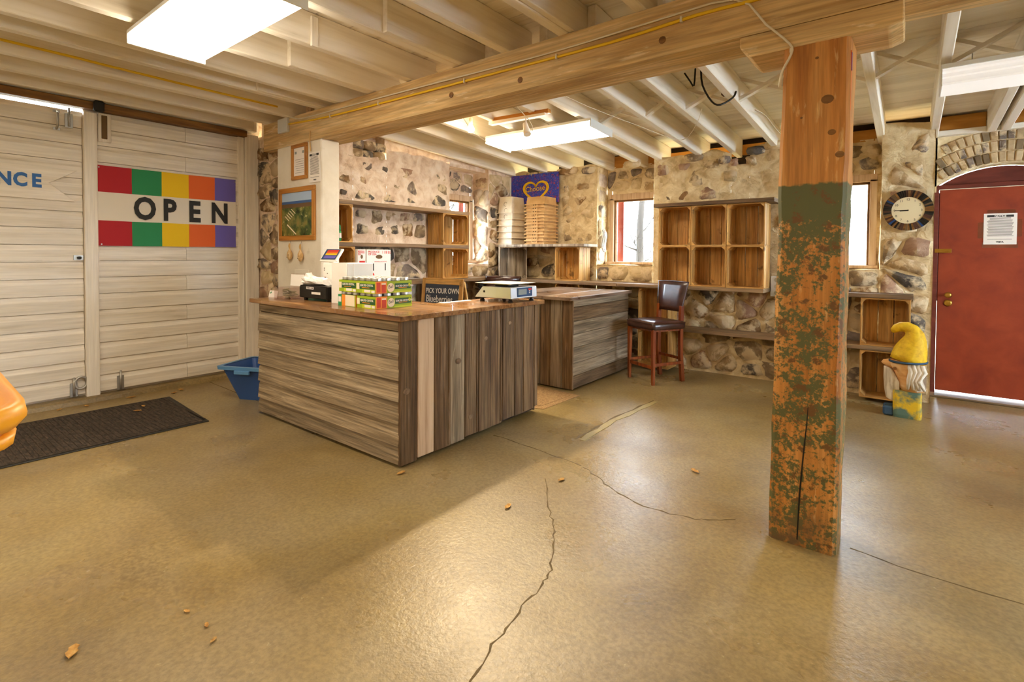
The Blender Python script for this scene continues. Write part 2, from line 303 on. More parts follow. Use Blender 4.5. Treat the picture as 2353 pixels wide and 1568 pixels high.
# ---- ceiling: deck boards, joists, bridging
def dz(y): return 3.02 if y < 3.0 else 3.02 - .057 * (y - 3.0)       # underside of the deck: flat, then falling to the back wall
ce = struct('ceiling', MB().hexa([(-6.5, YR - .1, 3.05), (XR + .1, YR - .1, 3.05), (XR + .1, 3, 3.05), (-6.5, 3, 3.05)], [(-6.5, YR - .1, 3.15), (XR + .1, YR - .1, 3.15), (XR + .1, 3, 3.15), (-6.5, 3, 3.15)])
            .hexa([(-6.5, 3, 3.05), (XR + .1, 3, 3.05), (XR + .1, 7.4, dz(7.4) + .03), (-6.5, 7.4, dz(7.4) + .03)], [(-6.5, 3, 3.15), (XR + .1, 3, 3.15), (XR + .1, 7.4, dz(7.4) + .13), (-6.5, 7.4, dz(7.4) + .13)]), 'darkgap')
y = YR
while y < 7.2:
    wd = R.uniform(.13, .17); y1 = min(y + wd, 7.3); a, b = dz(y) + R.uniform(0, .006), dz(y1) - R.uniform(0, .004)
    MB().hexa([(-6.4, y + .003, a), (XR, y + .003, a), (XR, y1 - .006, b), (-6.4, y1 - .006, b)], [(-6.4, y + .002, a + .024), (XR, y + .002, a + .024), (XR, y1 - .003, b + .024), (-6.4, y1 - .003, b + .024)]).build('ceiling_board', 'joist_x', ce)
    y = y1
NEAR = [-5.93, -5.48, -5.05, -4.5, -4.2, -3.72, -3.2, -2.67, -2.2, -1.73, -1.21, -.72, -.2, .3, .8, 1.3, 1.8, 2.3, 2.8, 3.3, 3.8, 4.3]
for i, x in enumerate(NEAR):
    t = .07
    box('joist', 'joist_y', ce, x - t, x, YR, 3.06 if x > -5.5 else 2.83, 2.80 + R.uniform(-.004, .004), 3.018, .006)
    if i % 2 and -5.3 < x < 0:                    # lapped end of the next length, nailed alongside
        box('joist_splice', 'joist_y', ce, x + .001, x + .045, 1.95 + R.uniform(-.25, .3), 3.06, 2.803, 3.016, .005)
for x, y in ((-3.199, 1.9), (-3.719, 1.55)): box('cleat', 'white_z', ce, x, x + .02, y, y + .05, 2.79, 2.99, .003)
FAR = [-5.35, -4.83, -4.24, -3.81, -3.31, -2.81, -2.50, -2.0, -1.62, -1.17, -.68, -.22, .20, .62, .72, 1.15, 1.6, 2.1, 2.6, 3.1, 3.6, 4.1, 4.5]
fz = lambda y: 2.80 - .057 * (y - 2.95)
for i, x in enumerate(FAR):
    t = .065; y0, y1 = 2.95, (6.62 if x > -4.9 else 2.99)
    if x < -4.9: continue
    MB().hexa([(x - t, y0, fz(y0)), (x, y0, fz(y0)), (x, y1, fz(y1)), (x - t, y1, fz(y1))], [(x - t, y0, dz(y0) - .003), (x, y0, dz(y0) - .003), (x, y1, dz(y1) - .003), (x - t, y1, dz(y1) - .003)]).build('joist', 'joist_y', ce, bev=.006)
for a, b in zip(FAR[5:15], FAR[6:16]):
    if b - a < .2: continue
    y = 4.62; x0, x1 = a, b - .065; zl, zh = fz(y) + .01, dz(y) - .03
    for s, (za, zb) in enumerate(((zl, zh), (zh, zl))):
        yy = y + s * .062
        MB().hexa([(x0, yy, za), (x0, yy + .055, za), (x0, yy + .055, za + .03), (x0, yy, za + .03)], [(x1, yy, zb), (x1, yy + .055, zb), (x1, yy + .055, zb + .03), (x1, yy, zb + .03)]).build('bridging_strut', 'joist_x', ce)

# ---- rubble walls
def clip(poly, nx, ny, c):
    out = []
    for i in range(len(poly)):
        p, q = poly[i], poly[(i + 1) % len(poly)]; a, b = p[0] * nx + p[1] * ny - c, q[0] * nx + q[1] * ny - c
        if a <= 0: out.append(p)
        if a * b < 0: t = a / (a - b); out.append((p[0] + (q[0] - p[0]) * t, p[1] + (q[1] - p[1]) * t))
    return out
def cells(u0, u1, v0, v1, su, sv, rr):
    sd = []; nv = max(1, round((v1 - v0) / sv)); 
    for j in range(nv):
        nu = max(1, round((u1 - u0) / su)); sh = rr.random() * .8
        for i in range(nu):
            if rr.random() < .10 and nu > 2: continue
            sd.append((u0 + (i + .1 + sh * .6 + rr.uniform(-.22, .22)) / nu * (u1 - u0), v0 + (j + .5 + rr.uniform(-.3, .3)) / nv * (v1 - v0)))
    sd = [(min(max(u, u0 + .01), u1 - .01), v) for u, v in sd]
    for i, p in enumerate(sd):
        poly = [(u0, v0), (u1, v0), (u1, v1), (u0, v1)]
        for k, q in enumerate(sd):
            if k == i or abs(q[0] - p[0]) > su * 3.2 or abs(q[1] - p[1]) > sv * 3.6: continue
            nx, ny = q[0] - p[0], q[1] - p[1]
            poly = clip(poly, nx, ny, (q[0] ** 2 + q[1] ** 2 - p[0] ** 2 - p[1] ** 2) / 2)
            if len(poly) < 3: break
        if len(poly) >= 3: yield poly
def stones(parent, fn, rect, su, sv, shrink, keep=1.0, hgt=(.015, .035), mats=None, wts=None, seed=1, name='stone'):
    """rect in wall coordinates (u, v); fn(u, v, d) gives the point d in front of the wall"""
    rr = random.Random(seed)
    for poly in cells(*rect, su, sv, rr):
        if rr.random() > keep: continue
        cx = sum(p[0] for p in poly) / len(poly); cy = sum(p[1] for p in poly) / len(poly)
        s = rr.uniform(*shrink); ch = []
        for i in range(len(poly)):
            p, q = poly[i], poly[(i + 1) % len(poly)]
            if math.hypot(p[0] - q[0], p[1] - q[1]) < .012: continue
            for t in ((.2, .8) if math.hypot(p[0] - q[0], p[1] - q[1]) < .09 else (.17, .5, .83)): ch.append((p[0] + (q[0] - p[0]) * t, p[1] + (q[1] - p[1]) * t))
        if len(ch) < 5: continue
        h = rr.uniform(*hgt); n = len(ch); rg = []
        jit = [rr.uniform(.86, 1.09) for _ in ch]
        for k, (sf, d) in enumerate(((1.0, -.03), (.86, h))):
            rg.append([fn(cx + (u - cx) * s * sf * jit[i], cy + (v - cy) * s * sf * jit[i], d + (rr.uniform(-.3, .3) * h if k else 0)) for i, (u, v) in enumerate(ch)])
        mb = MB(); mb.rings(rg, cap=False); o = len(mb.v) - n; mb.f.append(tuple(range(o, o + n)))
        mb.build(name, rr.choices(mats or STN, wts)[0], parent, smooth=True)
def patch(mb, fn, u0, u1, v0, v1, step=.04, amp=.020, seed=0, top=0):
    nu, nv = max(2, round((u1 - u0) / step)), max(2, round((v1 - v0) / step)); o = len(mb.v); vs = []
    for j in range(nv + 1):
        for i in range(nu + 1):
            u, v = u0 + (u1 - u0) * i / nu, v0 + (v1 - v0) * j / nv
            e = min(1, min(i, nu - i) * .6 + .25)
            d = amp * (noise.noise((u * 3.1 + seed, v * 3.1, seed)) + .7 * noise.noise((u * 9 + seed, v * 9, 3)) + .4 * noise.noise((u * 21 + seed, v * 21, 5))) * e
            if top and j == nv: v += top * noise.noise((u * 4, seed, 1.7))
            vs.append(fn(u, v, d))
    return mb.add(vs, [(j * (nu + 1) + i, j * (nu + 1) + i + 1, (j + 1) * (nu + 1) + i + 1, (j + 1) * (nu + 1) + i) for j in range(nv) for i in range(nu)])
LX, NX = -4.9, -5.2            # inner face of the left stone wall, plane of its window niche
BY, NY = 6.3, 6.6              # inner face of the back wall, plane of its niches
fL = lambda u, v, d: (LX + d, u, v)
fLn = lambda u, v, d: (NX + d, u, v)
fB = lambda u, v, d: (u, BY - d, v)
fBn = lambda u, v, d: (u, NY - d, v)
fEnd = lambda u, v, d: (u, 2.93 - d, v)          # end of the wall beside the barn doors
TOP = 2.64
# left wall
mb = MB()
NL0, NL1, NZ = 4.93, 5.73, 1.26
patch(mb, fL, 2.9, 3.42, 0, TOP, seed=1, top=.07); patch(mb, fL, 3.42, 3.88, 0, 2.50, seed=1, top=.05); patch(mb, fL, 3.88, NL0, 0, TOP, seed=1, top=.07); patch(mb, lambda u, v, d: (v, u, 2.49 + d), 3.36, 3.94, -5.2, LX + .005, seed=14); patch(mb, lambda u, v, d: (-5.14 + d, u, v), 3.36, 3.94, 2.45, 2.8, seed=15); patch(mb, fL, NL0, NL1, 0, NZ, seed=2); patch(mb, fL, NL1, BY + .05, 0, TOP, seed=3, top=.05)
patch(mb, lambda u, v, d: (u, NL0 + d * .5, v), NX - .05, LX + .005, NZ - .02, TOP, seed=4); patch(mb, lambda u, v, d: (u, NL1 - d * 1.2, v), NX - .05, LX + .005, NZ - .02, TOP, seed=5)
patch(mb, lambda u, v, d: (v, u, NZ + d * .6), NL0, NL1, NX - .05, LX + .01, seed=6)
WL0, WL1, WLz0, WLz1 = 5.03, 5.66, 1.31, 2.20
patch(mb, fLn, NL0, WL0, NZ, TOP, seed=7); patch(mb, fLn, WL1, NL1, NZ, TOP, seed=8); patch(mb, fLn, WL0, WL1, WLz1, TOP, seed=9); patch(mb, fLn, WL0, WL1, NZ, WLz0, seed=10)
patch(mb, fEnd, -6.2, LX, 0, 2.75, seed=11)
wl = struct('wall_left', mb, 'mortar_left', smooth=True)
box('wall_head', 'mortar_left', wl, -6.0, -4.96, 2.95, 3.40, 2.60, 3.0); box('wall_head', 'mortar_left', wl, -6.0, -5.13, 3.40, 3.90, 2.45, 3.0); box('wall_head', 'mortar_left', wl, -6.0, -4.96, 3.90, 6.8, 2.60, 3.0); box('wall_core', 'mortar_left', wl, -6.35, -6.10, 2.76, 3.15, 0, 3.05)
SM, SW = STN + ['whitestone'], [3, 3, 3, 3, 2, 3, 2, .5]
DK = [2, 3, .6, 5, 2, .3, 2, .2]
stones(wl, fL, (3.0, NL0 - .02, 1.99, 2.48), .25, .165, (.35, .85), .75, (.004, .012), SM, DK, 21)
stones(wl, fL, (3.22, 4.52, 1.57, 1.93), .21, .15, (.45, .9), .9, (.004, .012), SM, DK, 22)
stones(wl, fL, (3.22, 4.52, 1.08, 1.53), .27, .18, (.90, 1.02), 1, (.02, .045), SM, SW, 23)
stones(wl, fL, (4.0, NL0, .1, 1.08), .30, .22, (.88, 1.0), 1, (.02, .045), SM, SW, 24)
stones(wl, fL, (NL0, NL1, .75, NZ - .01), .24, .15, (.9, 1.04), 1, (.02, .04), SM, [2, 3, 3, 1, 2, 4, 1, 2], 25)
stones(wl, fL, (NL1 + .01, BY - .02, .75, 2.6), .24, .17, (.85, 1.02), 1, (.012, .035), SM, [3, 2, 3, 1, 3, 2, 2, 1], 26)
stones(wl, lambda u, v, d: (u, NL1 - d, v), (NX + .02, LX + .01, NZ + .02, 2.55), .30, .165, (.86, .98), 1, (.012, .03), SM, [1, 1, 2, .5, 3, 3, 1, 6], 27)  # reveal weighted to pale stones: window light put into the stone colour
stones(wl, fLn, (NL0, NL1, WLz1 + .1, 2.6), .2, .14, (.7, .95), 1, (.01, .02), SM, SW, 28)
stones(wl, fEnd, (-6.0, -5.34, .55, 2.62), .28, .16, (.88, 1.04), 1, (.015, .045), SM, [3, 3, 2, 3, 2, 2, 2, .3], 29)
for z, y0, y1 in ((2.54, 3.42, 4.05),):
    for k in range(6): MB().lathe([(.02, -.055), (.085, -.04), (.10, 0), (.085, .045), (.02, .06)], (LX - .05 - .02 * (k % 2), y0 + .155 * (k % 3) + .07 + .03 * (k // 3), z - .01 + .11 * (k // 3)), 10, .7, .95).build('stone', STN[(k * 3) % 4], wl, smooth=True)
# back wall
N1a, N1b, N2a, N2b = -3.413, -2.60, -.95, -.235
PX = .175                       # right edge of the clock pier
mb = MB()
patch(mb, fB, LX - .05, N1a, 0, TOP, seed=31, top=.06); patch(mb, fB, N1a, N1b, 0, 1.27, seed=32); patch(mb, fB, N1b, -1.66, 0, TOP, seed=33, top=.07); patch(mb, fB, -1.66, -1.46, 0, 2.46, seed=33); patch(mb, fB, -1.46, N2a, 0, TOP, seed=33, top=.07); patch(mb, lambda u, v, d: (u, v, 2.455 + d), -1.75, -1.37, BY - .01, 6.68, seed=37); patch(mb, fB, N2a, N2b, 0, 1.27, seed=34)
patch(mb, fB, N2b, PX, 0, 2.70, seed=35, top=.04); patch(mb, lambda u, v, d: (PX, u, v), BY - .004, 6.95, 0, 2.72, seed=36)
for a, b, s in ((N1a, N1b, 40), (N2a, N2b, 50)):
    patch(mb, lambda u, v, d: (a + d, u, v), BY - .004, NY + .05, 1.25, TOP, seed=s); patch(mb, lambda u, v, d: (b - d, u, v), BY - .004, NY + .05, 1.25, 2.68, seed=s + 1)
    patch(mb, lambda u, v, d: (u, v, 1.27 + d * .6), a, b, BY - .01, NY + .05, seed=s + 2)
W1 = (-3.33, -2.67, 1.31, 2.19); W2 = (-.88, -.31, 1.31, 2.21)
for (a, b, W, s) in ((N1a, N1b, W1, 60), (N2a, N2b, W2, 70)):
    patch(mb, fBn, a, W[0], 1.25, TOP, seed=s); patch(mb, fBn, W[1], b, 1.25, TOP, seed=s + 1); patch(mb, fBn, W[0], W[1], W[3], TOP, seed=s + 2); patch(mb, fBn, W[0], W[1], 1.25, W[2], seed=s + 3)
# brick spandrel over the arched door and the rest of the wall to the right
AY, ACX, ARZ, AR = 6.70, .70, 1.516, .784
n = 14
arc = [(ACX + AR * math.cos(t), ARZ + AR * math.sin(t)) for t in [math.acos(.515 / AR) + (pi - 2 * math.acos(.515 / AR)) * k / n for k in range(n + 1)]]
top = 2.72
for k in range(n):
    (x0, z0), (x1, z1) = arc[k], arc[k + 1]
    mb.add([(x0, AY, z0), (x1, AY, z1), (x1, AY, top), (x0, AY, top), (x0, AY + .2, z0), (x1, AY + .2, z1)], [(0, 1, 2, 3), (0, 4, 5, 1)])
mb.add([(1.215, AY, 0), (XR + .1, AY, 0), (XR + .1, AY, top + .05), (1.215, AY, top + .05), (1.215, 6.95, 0), (1.215, 6.95, 2.1)], [(0, 1, 2, 3), (0, 4, 5, 3)])
mb.add([(.16, AY, 2.05), (.2, AY, 2.05), (.2, AY, top), (.16, AY, top)], [(0, 1, 2, 3)])
wb = struct('wall_back', mb, 'mortar_back', smooth=True)
stones(wb, fB, (LX + .02, N1a - .01, 1.06, 1.56), .28, .18, (.85, 1.02), .95, (.012, .036), SM, [3, 2, 3, 1.5, 2, 4, 3, .3], 81)
stones(wb, fB, (-4.0, N1a - .01, 1.56, 2.46), .25, .18, (.5, .9), .72, (.004, .014), SM, [3, 1.5, 4, 1.6, 2, 6, 3, .3], 80)
stones(wb, fB, (N1a, N1b, 1.06, 1.26), .27, .15, (.92, 1.04), 1, (.015, .03), SM, [3, 2, 3, 1, 2, 5, 2, .3], 82)
stones(wb, fB, (N1b + .01, N2a - .01, 2.06, 2.58), .21, .15, (.4, .95), .75, (.003, .012), SM, [3, 1, 4, .7, 2, 6, 2, .1], 83)
stones(wb, fB, (-3.0, N2a, .02, 1.04), .28, .17, (.88, 1.03), 1, (.015, .042), SM, [4, 2, 3, 1.4, 2, 3, 4, .1], 84)
stones(wb, fB, (N2a, N2b, .02, 1.26), .28, .16, (.88, 1.03), 1, (.012, .036), SM, [4, 2, 4, 1.2, 2, 4, 3, .1], 85)
stones(wb, fB, (-1.2, N2a - .01, 1.06, 2.05), .25, .2, (.6, .9), .8, (.008, .02), SM, [4, 2, 3, 1, 2, 4, 3, .1], 86)
stones(wb, fB, (N2b + .01, PX - .01, .05, 1.6), .34, .12, (.85, 1.02), .95, (.008, .028), SM, [3, 3, 3, 1.5, 3, 3, 3, .1], 87)
stones(wb, fB, (N2b + .01, PX - .01, 1.6, 2.62), .26, .13, (.4, .85), .6, (.004, .012), SM, [3, 3, 3, 2.5, 3, 3, 3, .1], 88)
for (a, b, W, s) in ((N1a, N1b, W1, 90), (N2a, N2b, W2, 91)):
    stones(wb, fBn, (a, b, W[3] + .09, 2.6), .20, .16, (.75, .97), 1, (.01, .03), SM, [3, 3, 3, 2, 3, 4, 2, .3], s)
    stones(wb, lambda u, v, d: (a + d, u, v), (BY + .01, NY - .03, 1.3, 2.55), .28, .2, (.85, .98), 1, (.008, .02), SM, [1, 1, 2, 1, 1, 3, 1, 6], s + 5)  # paler stone mix in the niche reveals paints in daylight from the window
# broken hole at the wall head and the loose stones beside it
for k, (x, z, sx) in enumerate(((-1.74, 2.53, .07), (-1.40, 2.60, .10), (-1.2, 2.635, .12), (-2.1, 2.60, .12), (-1.0, 2.62, .1), (-.62, 2.60, .12), (-3.9, 2.60, .18), (-3.55, 2.58, .1), (-4.5, 2.59, .14), (-2.9, 2.6, .12))):
    MB().lathe([(.2, -.055), (.9, -.04), (1.05, 0), (.85, .035), (.2, .045)], (x, BY - .01, z), 9, sx, .06).build('stone', STN[(k * 2 + 1) % 7], wb, smooth=True)
# bricks of the arch: voussoir rings and the coursed infill above
def fA(u, v, d): return (u, AY - d, v)
for ring in range(3):
    r0, r1 = AR + .012 + ring * .105, AR + .108 + ring * .105; k0 = 22 + ring * 2
    for k in range(k0):
        t0 = math.acos(.53 / AR) + (pi - 2 * math.acos(.53 / AR)) * k / k0; t1 = t0 + (pi - 2 * math.acos(.53 / AR)) / k0 * .86
        q = [(ACX + r * math.cos(t), ARZ + r * math.sin(t)) for r, t in ((r0, t0), (r1, t0), (r1, t1), (r0, t1))]
        if max(p[1] for p in q) > 2.70 or min(p[0] for p in q) < .17: continue
        MB().prism(q, fA, -.02, .012 + R.uniform(-.004, .008)).build('brick', R.choice(['brickdull', 'brickpale', 'brickpale', 'stone1', 'stone2']), wb, bev=.006)
# sill plate and blocking between the joist ends
box('sill_plate', 'darkgap', wb, -5.3, .17, 6.66, 6.72, 2.4, 3.0); box('sill_plate', 'plywood', wb, .17, XR, 6.72, 6.78, 2.60, 3.0)  # dark plate: shade of the gap over the wall top is coloured in
for a, b in zip(FAR[1:-1], FAR[2:]):
    if b - a > .2 and a > -3.4: box('blocking', 'plywood', wb, a + .003, b - .068, 6.60 if a < .1 else 6.64, 6.66, 2.62, dz(6.6) - .03 if a < -2.7 or a > .1 else 2.74)
box('wall_plate', 'joist_x', wb, PX, XR, 6.62, 6.72, 2.60, 2.65, .004)
# right and rear walls (behind the camera)
OY0, OY1, OZ0, OZ1 = 3.2, 5.6, .95, 2.35
mb = MB().box(XR, XR + .15, YR, OY0, 0, 3.1).box(XR, XR + .15, OY1, 7.0, 0, 3.1).box(XR, XR + .15, OY0, OY1, 0, OZ0).box(XR, XR + .15, OY0, OY1, OZ1, 3.1)
wr = struct('wall_right', mb, 'wallplain')
struct('wall_rear', MB().box(-6.5, XR + .15, YR - .15, YR, 0, 3.1), 'wallplain')

# ---- windows
def window(name, fn, u0, u1, z0, z1, sill=True):
    """fn(u, d, z): u along the wall, d towards the room"""
    o = D.objects.new(name, None); C.objects.link(o); tag(o, kind='structure'); f = .055
    def bar(nm, ua, ub, za, zb, d0, d1, m): MB().hexa([fn(ua, d0, za), fn(ub, d0, za), fn(ub, d1, za), fn(ua, d1, za)], [fn(ua, d0, zb), fn(ub, d0, zb), fn(ub, d1, zb), fn(ua, d1, zb)]).build(nm, m, o, bev=.003)
    bar('window_frame', u0 - .03, u0 + f * .6, z0, z1, -.03, .035, 'palewood_y'); bar('window_frame', u1 - f * .6, u1 + .03, z0, z1, -.03, .035, 'palewood_y'); bar('window_frame', u0 - .03, u1 + .03, z1 - .02, z1 + .06, -.03, .035, 'palewood_y')
    bar('sash', u0 + .03, u0 + .055, z0, z1, -.05, .01, 'rail_z'); bar('sash', u1 - .055, u1 - .03, z0, z1, -.05, .01, 'rail_z'); bar('sash', u0 + .03, u1 - .03, z1 - .045, z1 - .02, -.05, .01, 'rail_x')
    bar('outer_casing', u0 + .03, u0 + .12, z0, z1, -.14, -.10, 'redtrim')
    bar('pane', u0 + .05, u1 - .05, z0, z1 - .03, -.035, -.030, 'glass')
    if sill: bar('window_sill', u0 - .06, u1 + .05, z0 - .035, z0, -.06, .10, 'palewood_y')
    return o
window('window_1', lambda u, d, z: (NX + d, WL0 + WL1 - u, z), WL0, WL1, WLz0, WLz1)
window('window_2', lambda u, d, z: (u, NY - d, z), *W1)
window('window_3', lambda u, d, z: (u, NY - d, z), *W2)
window('window_4', lambda u, d, z: (XR - d, u, z), OY0, OY1, OZ0, OZ1)

# ---- sliding barn doors on the left, rail, kerb and jamb
DX = -6.06
def siding(parent, y0, y1, z0, z1, n, m='white_y', seam=None, xf=DX):
    p = (z1 - z0) / n
    for k in range(n):
        za, zb = z0 + k * p, z0 + (k + 1) * p - .004
        segs = [(y0, y1)] if not seam or k % 2 else [(y0, seam), (seam + .003, y1)]
        for (ya, yb) in segs:
            prof = [(-.03, za), (.002, za), (.005, za + p * .66), (-.008, za + p * .82), (-.013, zb), (-.03, zb)]
            MB().prism(prof, lambda u, v, d: (xf + u, d, v), ya, yb).build('plank', m, parent)
d1 = D.objects.new('door_1', None); C.objects.link(d1); tag(d1, kind='structure')
siding(d1, -1.15, 1.318, .075, 2.700, 17, xf=DX - .02)
box('door_backing', 'white_y', d1, DX - .085, DX - .055, -1.15, 1.40, .0, 2.700)
for z in (2.505, 2.665): MB().box(DX - .018, DX - .012, 1.115, 1.165, z - .012, z + .012).build('handle_plate', 'zinc', d1, bev=.002)
MB().tube([(DX - .015, 1.14, 2.505), (DX + .03, 1.14, 2.535), (DX + .035, 1.14, 2.59), (DX + .03, 1.14, 2.64), (DX - .015, 1.14, 2.665)], .009, 8).build('pull_handle', 'zinc', d1, smooth=True)
def bolt(par, y, za, zb, x=DX - .012):
    MB().box(x, x + .005, y - .028, y + .028, za, zb).build('bolt_plate', 'zinc', par, bev=.002)
    MB().tube([(x + .014, y, za + .01), (x + .014, y, zb + .05)], .009, 8).build('bolt_rod', 'zinc', par, smooth=True)
bolt(d1, 1.225, 2.53, 2.66); bolt(d1, 1.235, .06, .19)
MB().box(DX - .015, DX - .008, 1.245, 1.32, 1.325, 1.37).build('hasp_plate', 'zinc', d1, bev=.002)
MB().tube([(DX, 1.28, 1.345), (DX + .025, 1.285, 1.345)], .014, 8).build('hasp_staple', 'darkmetal', d1)
MB().tube([(DX + .005, 1.285 + .045 * math.cos(t), .185 + .055 * math.sin(t)) for t in [k * pi / 8 for k in range(17)]], .012, 6, cap=False).build('wheel_guard', 'zinc', d1, smooth=True)
d2 = D.objects.new('door_2', None); C.objects.link(d2); tag(d2, kind='structure')
siding(d2, 1.42, 2.70, .075, 2.72, 17, seam=2.17)
box('door_backing', 'white_y', d2, DX - .054, DX - .034, 1.33, 2.80, .0, 2.80)
box('stile', 'white_z', d2, DX - .03, DX + .028, 1.322, 1.422, .045, 2.70, .004); box('stile', 'white_z', d2, DX - .03, DX + .02, 2.70, 2.765, .06, 2.72, .004)
bolt(d2, 1.585, .06, .20, DX + .004)
box('roller_plate', 'white_z', d2, DX + .0, DX + .022, 1.43, 1.53, 2.44, 2.71, .004); box('roller_slot', 'hillbrown', d2, DX + .015, DX + .026, 1.455, 1.50, 2.47, 2.69, .003)
t1 = struct('trim_1', MB().box(DX - .03, DX + .075, YR, 2.78, 2.722, 2.79), 'rail_y', bev=.006)
box('rail_stop', 'black', t1, DX + .06, DX + .12, 1.38, 1.46, 2.70, 2.80, .012)
struct('trim_2', MB().box(DX - .12, DX - .02, YR, 2.95, 2.79, 3.05), 'white_y')                       # header above the rail
struct('trim_3', MB().box(DX - .03, DX + .055, 2.77, 2.915, 0, 2.76), 'white_z', bev=.006)            # jamb post
struct('trim_4', MB().prism([(-6.2, 0), (-5.97, 0), (-5.985, .035), (-6.02, .05), (-6.2, .05)], lambda u, v, d: (u, d, v), YR, 2.90), 'floor')   # kerb
struct('trim_5', MB().box(DX - .12, DX - .05, YR, -1.10, 0, 2.8), 'white_y')                          # wall left of the doors
box('header_board', 'joist_y', D.objects['trim_2'], DX - .02, DX + .05, YR, 2.9, 2.80, 2.92, .005)

# ---- arched red door
d3 = D.objects.new('door_3', None); C.objects.link(d3); tag(d3, kind='structure')
RY = 6.80
box('door_leaf', 'reddoor', d3, .229, 1.171, RY, RY + .05, .040, 2.082, .003)
box('jamb', 'redframe', d3, .15, .225, RY - .03, RY + .09, 0, 2.10, .003); box('jamb', 'redframe', d3, 1.175, 1.25, RY - .03, RY + .09, 0, 2.1, .003)
box('leak_stop', 'redframe', d3, .21, .26, RY + .052, RY + .08, .95, 2.06); box('leak_stop', 'redframe', d3, 1.14, 1.19, RY + .052, RY + .08, .05, 2.06); box('head_jamb', 'redframe', d3, .18, 1.24, RY - .01, RY + .09, 2.088, 2.13, .003)  # unseen stops behind the leaf, added to block light leaking at the jambs
MB().prism([(.2, 2.125)] + [(ACX + (AR - .011) * math.cos(t), ARZ + (AR - .011) * math.sin(t)) for t in [math.radians(130 - 80 * k / 12) for k in range(13)]] + [(1.2, 2.125)], lambda u, v, d: (u, d, v), RY + .03, RY + .07).build('arched_transom', 'redframe', d3)
MB().lathe([(.012, 0), (.012, .03), (.028, .042), (.03, .058), (.018, .07)], n=14).build('door_knob', 'brass', d3, smooth=True, loc=(.312, RY, 1.02), rot=(pi / 2, 0, 0))
MB().lathe([(.034, 0), (.034, .008), (.02, .014)], n=14).build('deadbolt', 'brass', d3, smooth=True, loc=(.314, RY, .937), rot=(pi / 2, 0, 0))
h_ = box('latch', 'brass', d3, .20, .33, RY - .036, RY - .030, 1.445, 1.485, .002); box('latch_bar', 'brass', h_, .225, .315, RY - .05, RY - .035, 1.458, 1.472, .003)
struct('trim_6', MB().box(.15, 1.25, 6.62, 6.86, 0, .022), 'shelf_x', bev=.006)                       # threshold

# ---- outside: dry ground and bare trees seen through the windows
gr = MB().add([(-60, 7.6, -.5), (60, 7.6, -.5), (60, 80, 1.5), (-60, 80, 1.5)], [(0, 1, 2, 3)]).add([(-60, -20, -.5), (-6.6, -20, -.5), (-6.6, 80, -.5), (-60, 80, -.5)], [(0, 1, 2, 3)]).build('ground', 'grass'); tag(gr, kind='structure')
def tree(x, y, h, seed, label):
    rr = random.Random(seed); o = thing('bare_tree', label, 'tree', (x, y, -.5), 0, 'bare trees outside the windows')
    tp = [(0, 0, 0)]; 
    for k in range(1, 7): tp.append((tp[-1][0] + rr.uniform(-.12, .12), tp[-1][1] + rr.uniform(-.1, .1), h * k / 6))
    MB().tube(tp, [.11, .1, .085, .07, .05, .03, .012], 7).build('trunk', 'bark', o, smooth=True)
    for k in range(16):
        b = Vector(tp[0]).lerp(Vector(tp[6]), 0) ; f = rr.uniform(.25, .95); i = min(5, int(f * 6)); b = Vector(tp[i]).lerp(Vector(tp[i + 1]), f * 6 - i)
        a = rr.uniform(0, 2 * pi); ln = rr.uniform(.5, 1.5) * (1.2 - f); pts = [b]; d = Vector((math.cos(a), math.sin(a), rr.uniform(.3, .9))).normalized()
        for q in range(4): d = (d + Vector((rr.uniform(-.3, .3), rr.uniform(-.3, .3), rr.uniform(-.2, .3)))).normalized(); pts.append(pts[-1] + d * ln / 4)
        mbb = MB().tube(pts, [.028 * (1.1 - f) + .006, .014, .010, .007, .004], 5)
        for q in range(5):
            s = pts[rr.choice((1, 2, 3))]; e = s + Vector((rr.uniform(-.35, .35), rr.uniform(-.35, .35), rr.uniform(.05, .4))); mbb.tube([s, s.lerp(e, .5) + Vector((.02, 0, .03)), e], [.007, .005, .003], 4)
        mbb.build('branch', 'bark', o, smooth=True)
for x, y, h, s, lb in ((-4.22, 9.6, 5, 1, 'pale bare tree with slanting branches outside the window left of the crate shelves'), (-4.9, 12.5, 6, 2, 'thin distant bare tree outside the window left of the crate shelves'), (-.9, 9.8, 5, 3, 'bare tree with dark twigs outside the window beside the clock'),
                       (-1.6, 12.8, 6, 4, 'farther bare tree outside the window beside the clock'), (-8.6, 8.2, 5, 5, 'bare tree outside the small corner window')): tree(x, y, h, s, lb)
# ================================================================== OBJECTS
# ---- beam, bolster, post, plastered pillar
bm = thing('ceiling_beam', 'long rough-sawn timber beam crossing the room on the post and pillar', 'beam', (0, 0, 0))
def rough(x0, x1, y0, y1, z0, z1, n, amp, seed, axis='x'):
    """a hewn timber: boxes of rings along its length with uneven edges"""
    rs = []
    for k in range(n + 1):
        t = k / n; c = []
        for (a, b) in ((0, 0), (.5, 0), (1, 0), (1, .5), (1, 1), (.5, 1), (0, 1), (0, .5)):
            ja = amp * noise.noise((t * 9 + seed, a * 5, b * 5)); jb = amp * noise.noise((t * 9, a * 5 + seed, b * 5 + 7))
            if axis == 'x': c.append((x0 + (x1 - x0) * t, y0 + (y1 - y0) * a + ja, z0 + (z1 - z0) * b + jb))
            else: c.append((x0 + (x1 - x0) * a + ja, y0 + (y1 - y0) * b + jb, z0 + (z1 - z0) * t))
        rs.append(c)
    return MB().rings(rs)
rough(-5.62, XR - .02, 2.783, 3.075, 2.512, 2.797, 46, .007, 3).build('beam_timber', 'beam_x', bm)
pl = [(-.702, 2.508), (-.702, 2.455), (-.655, 2.402), (-.09, 2.402), (-.037, 2.42), (-.037, 2.508)]
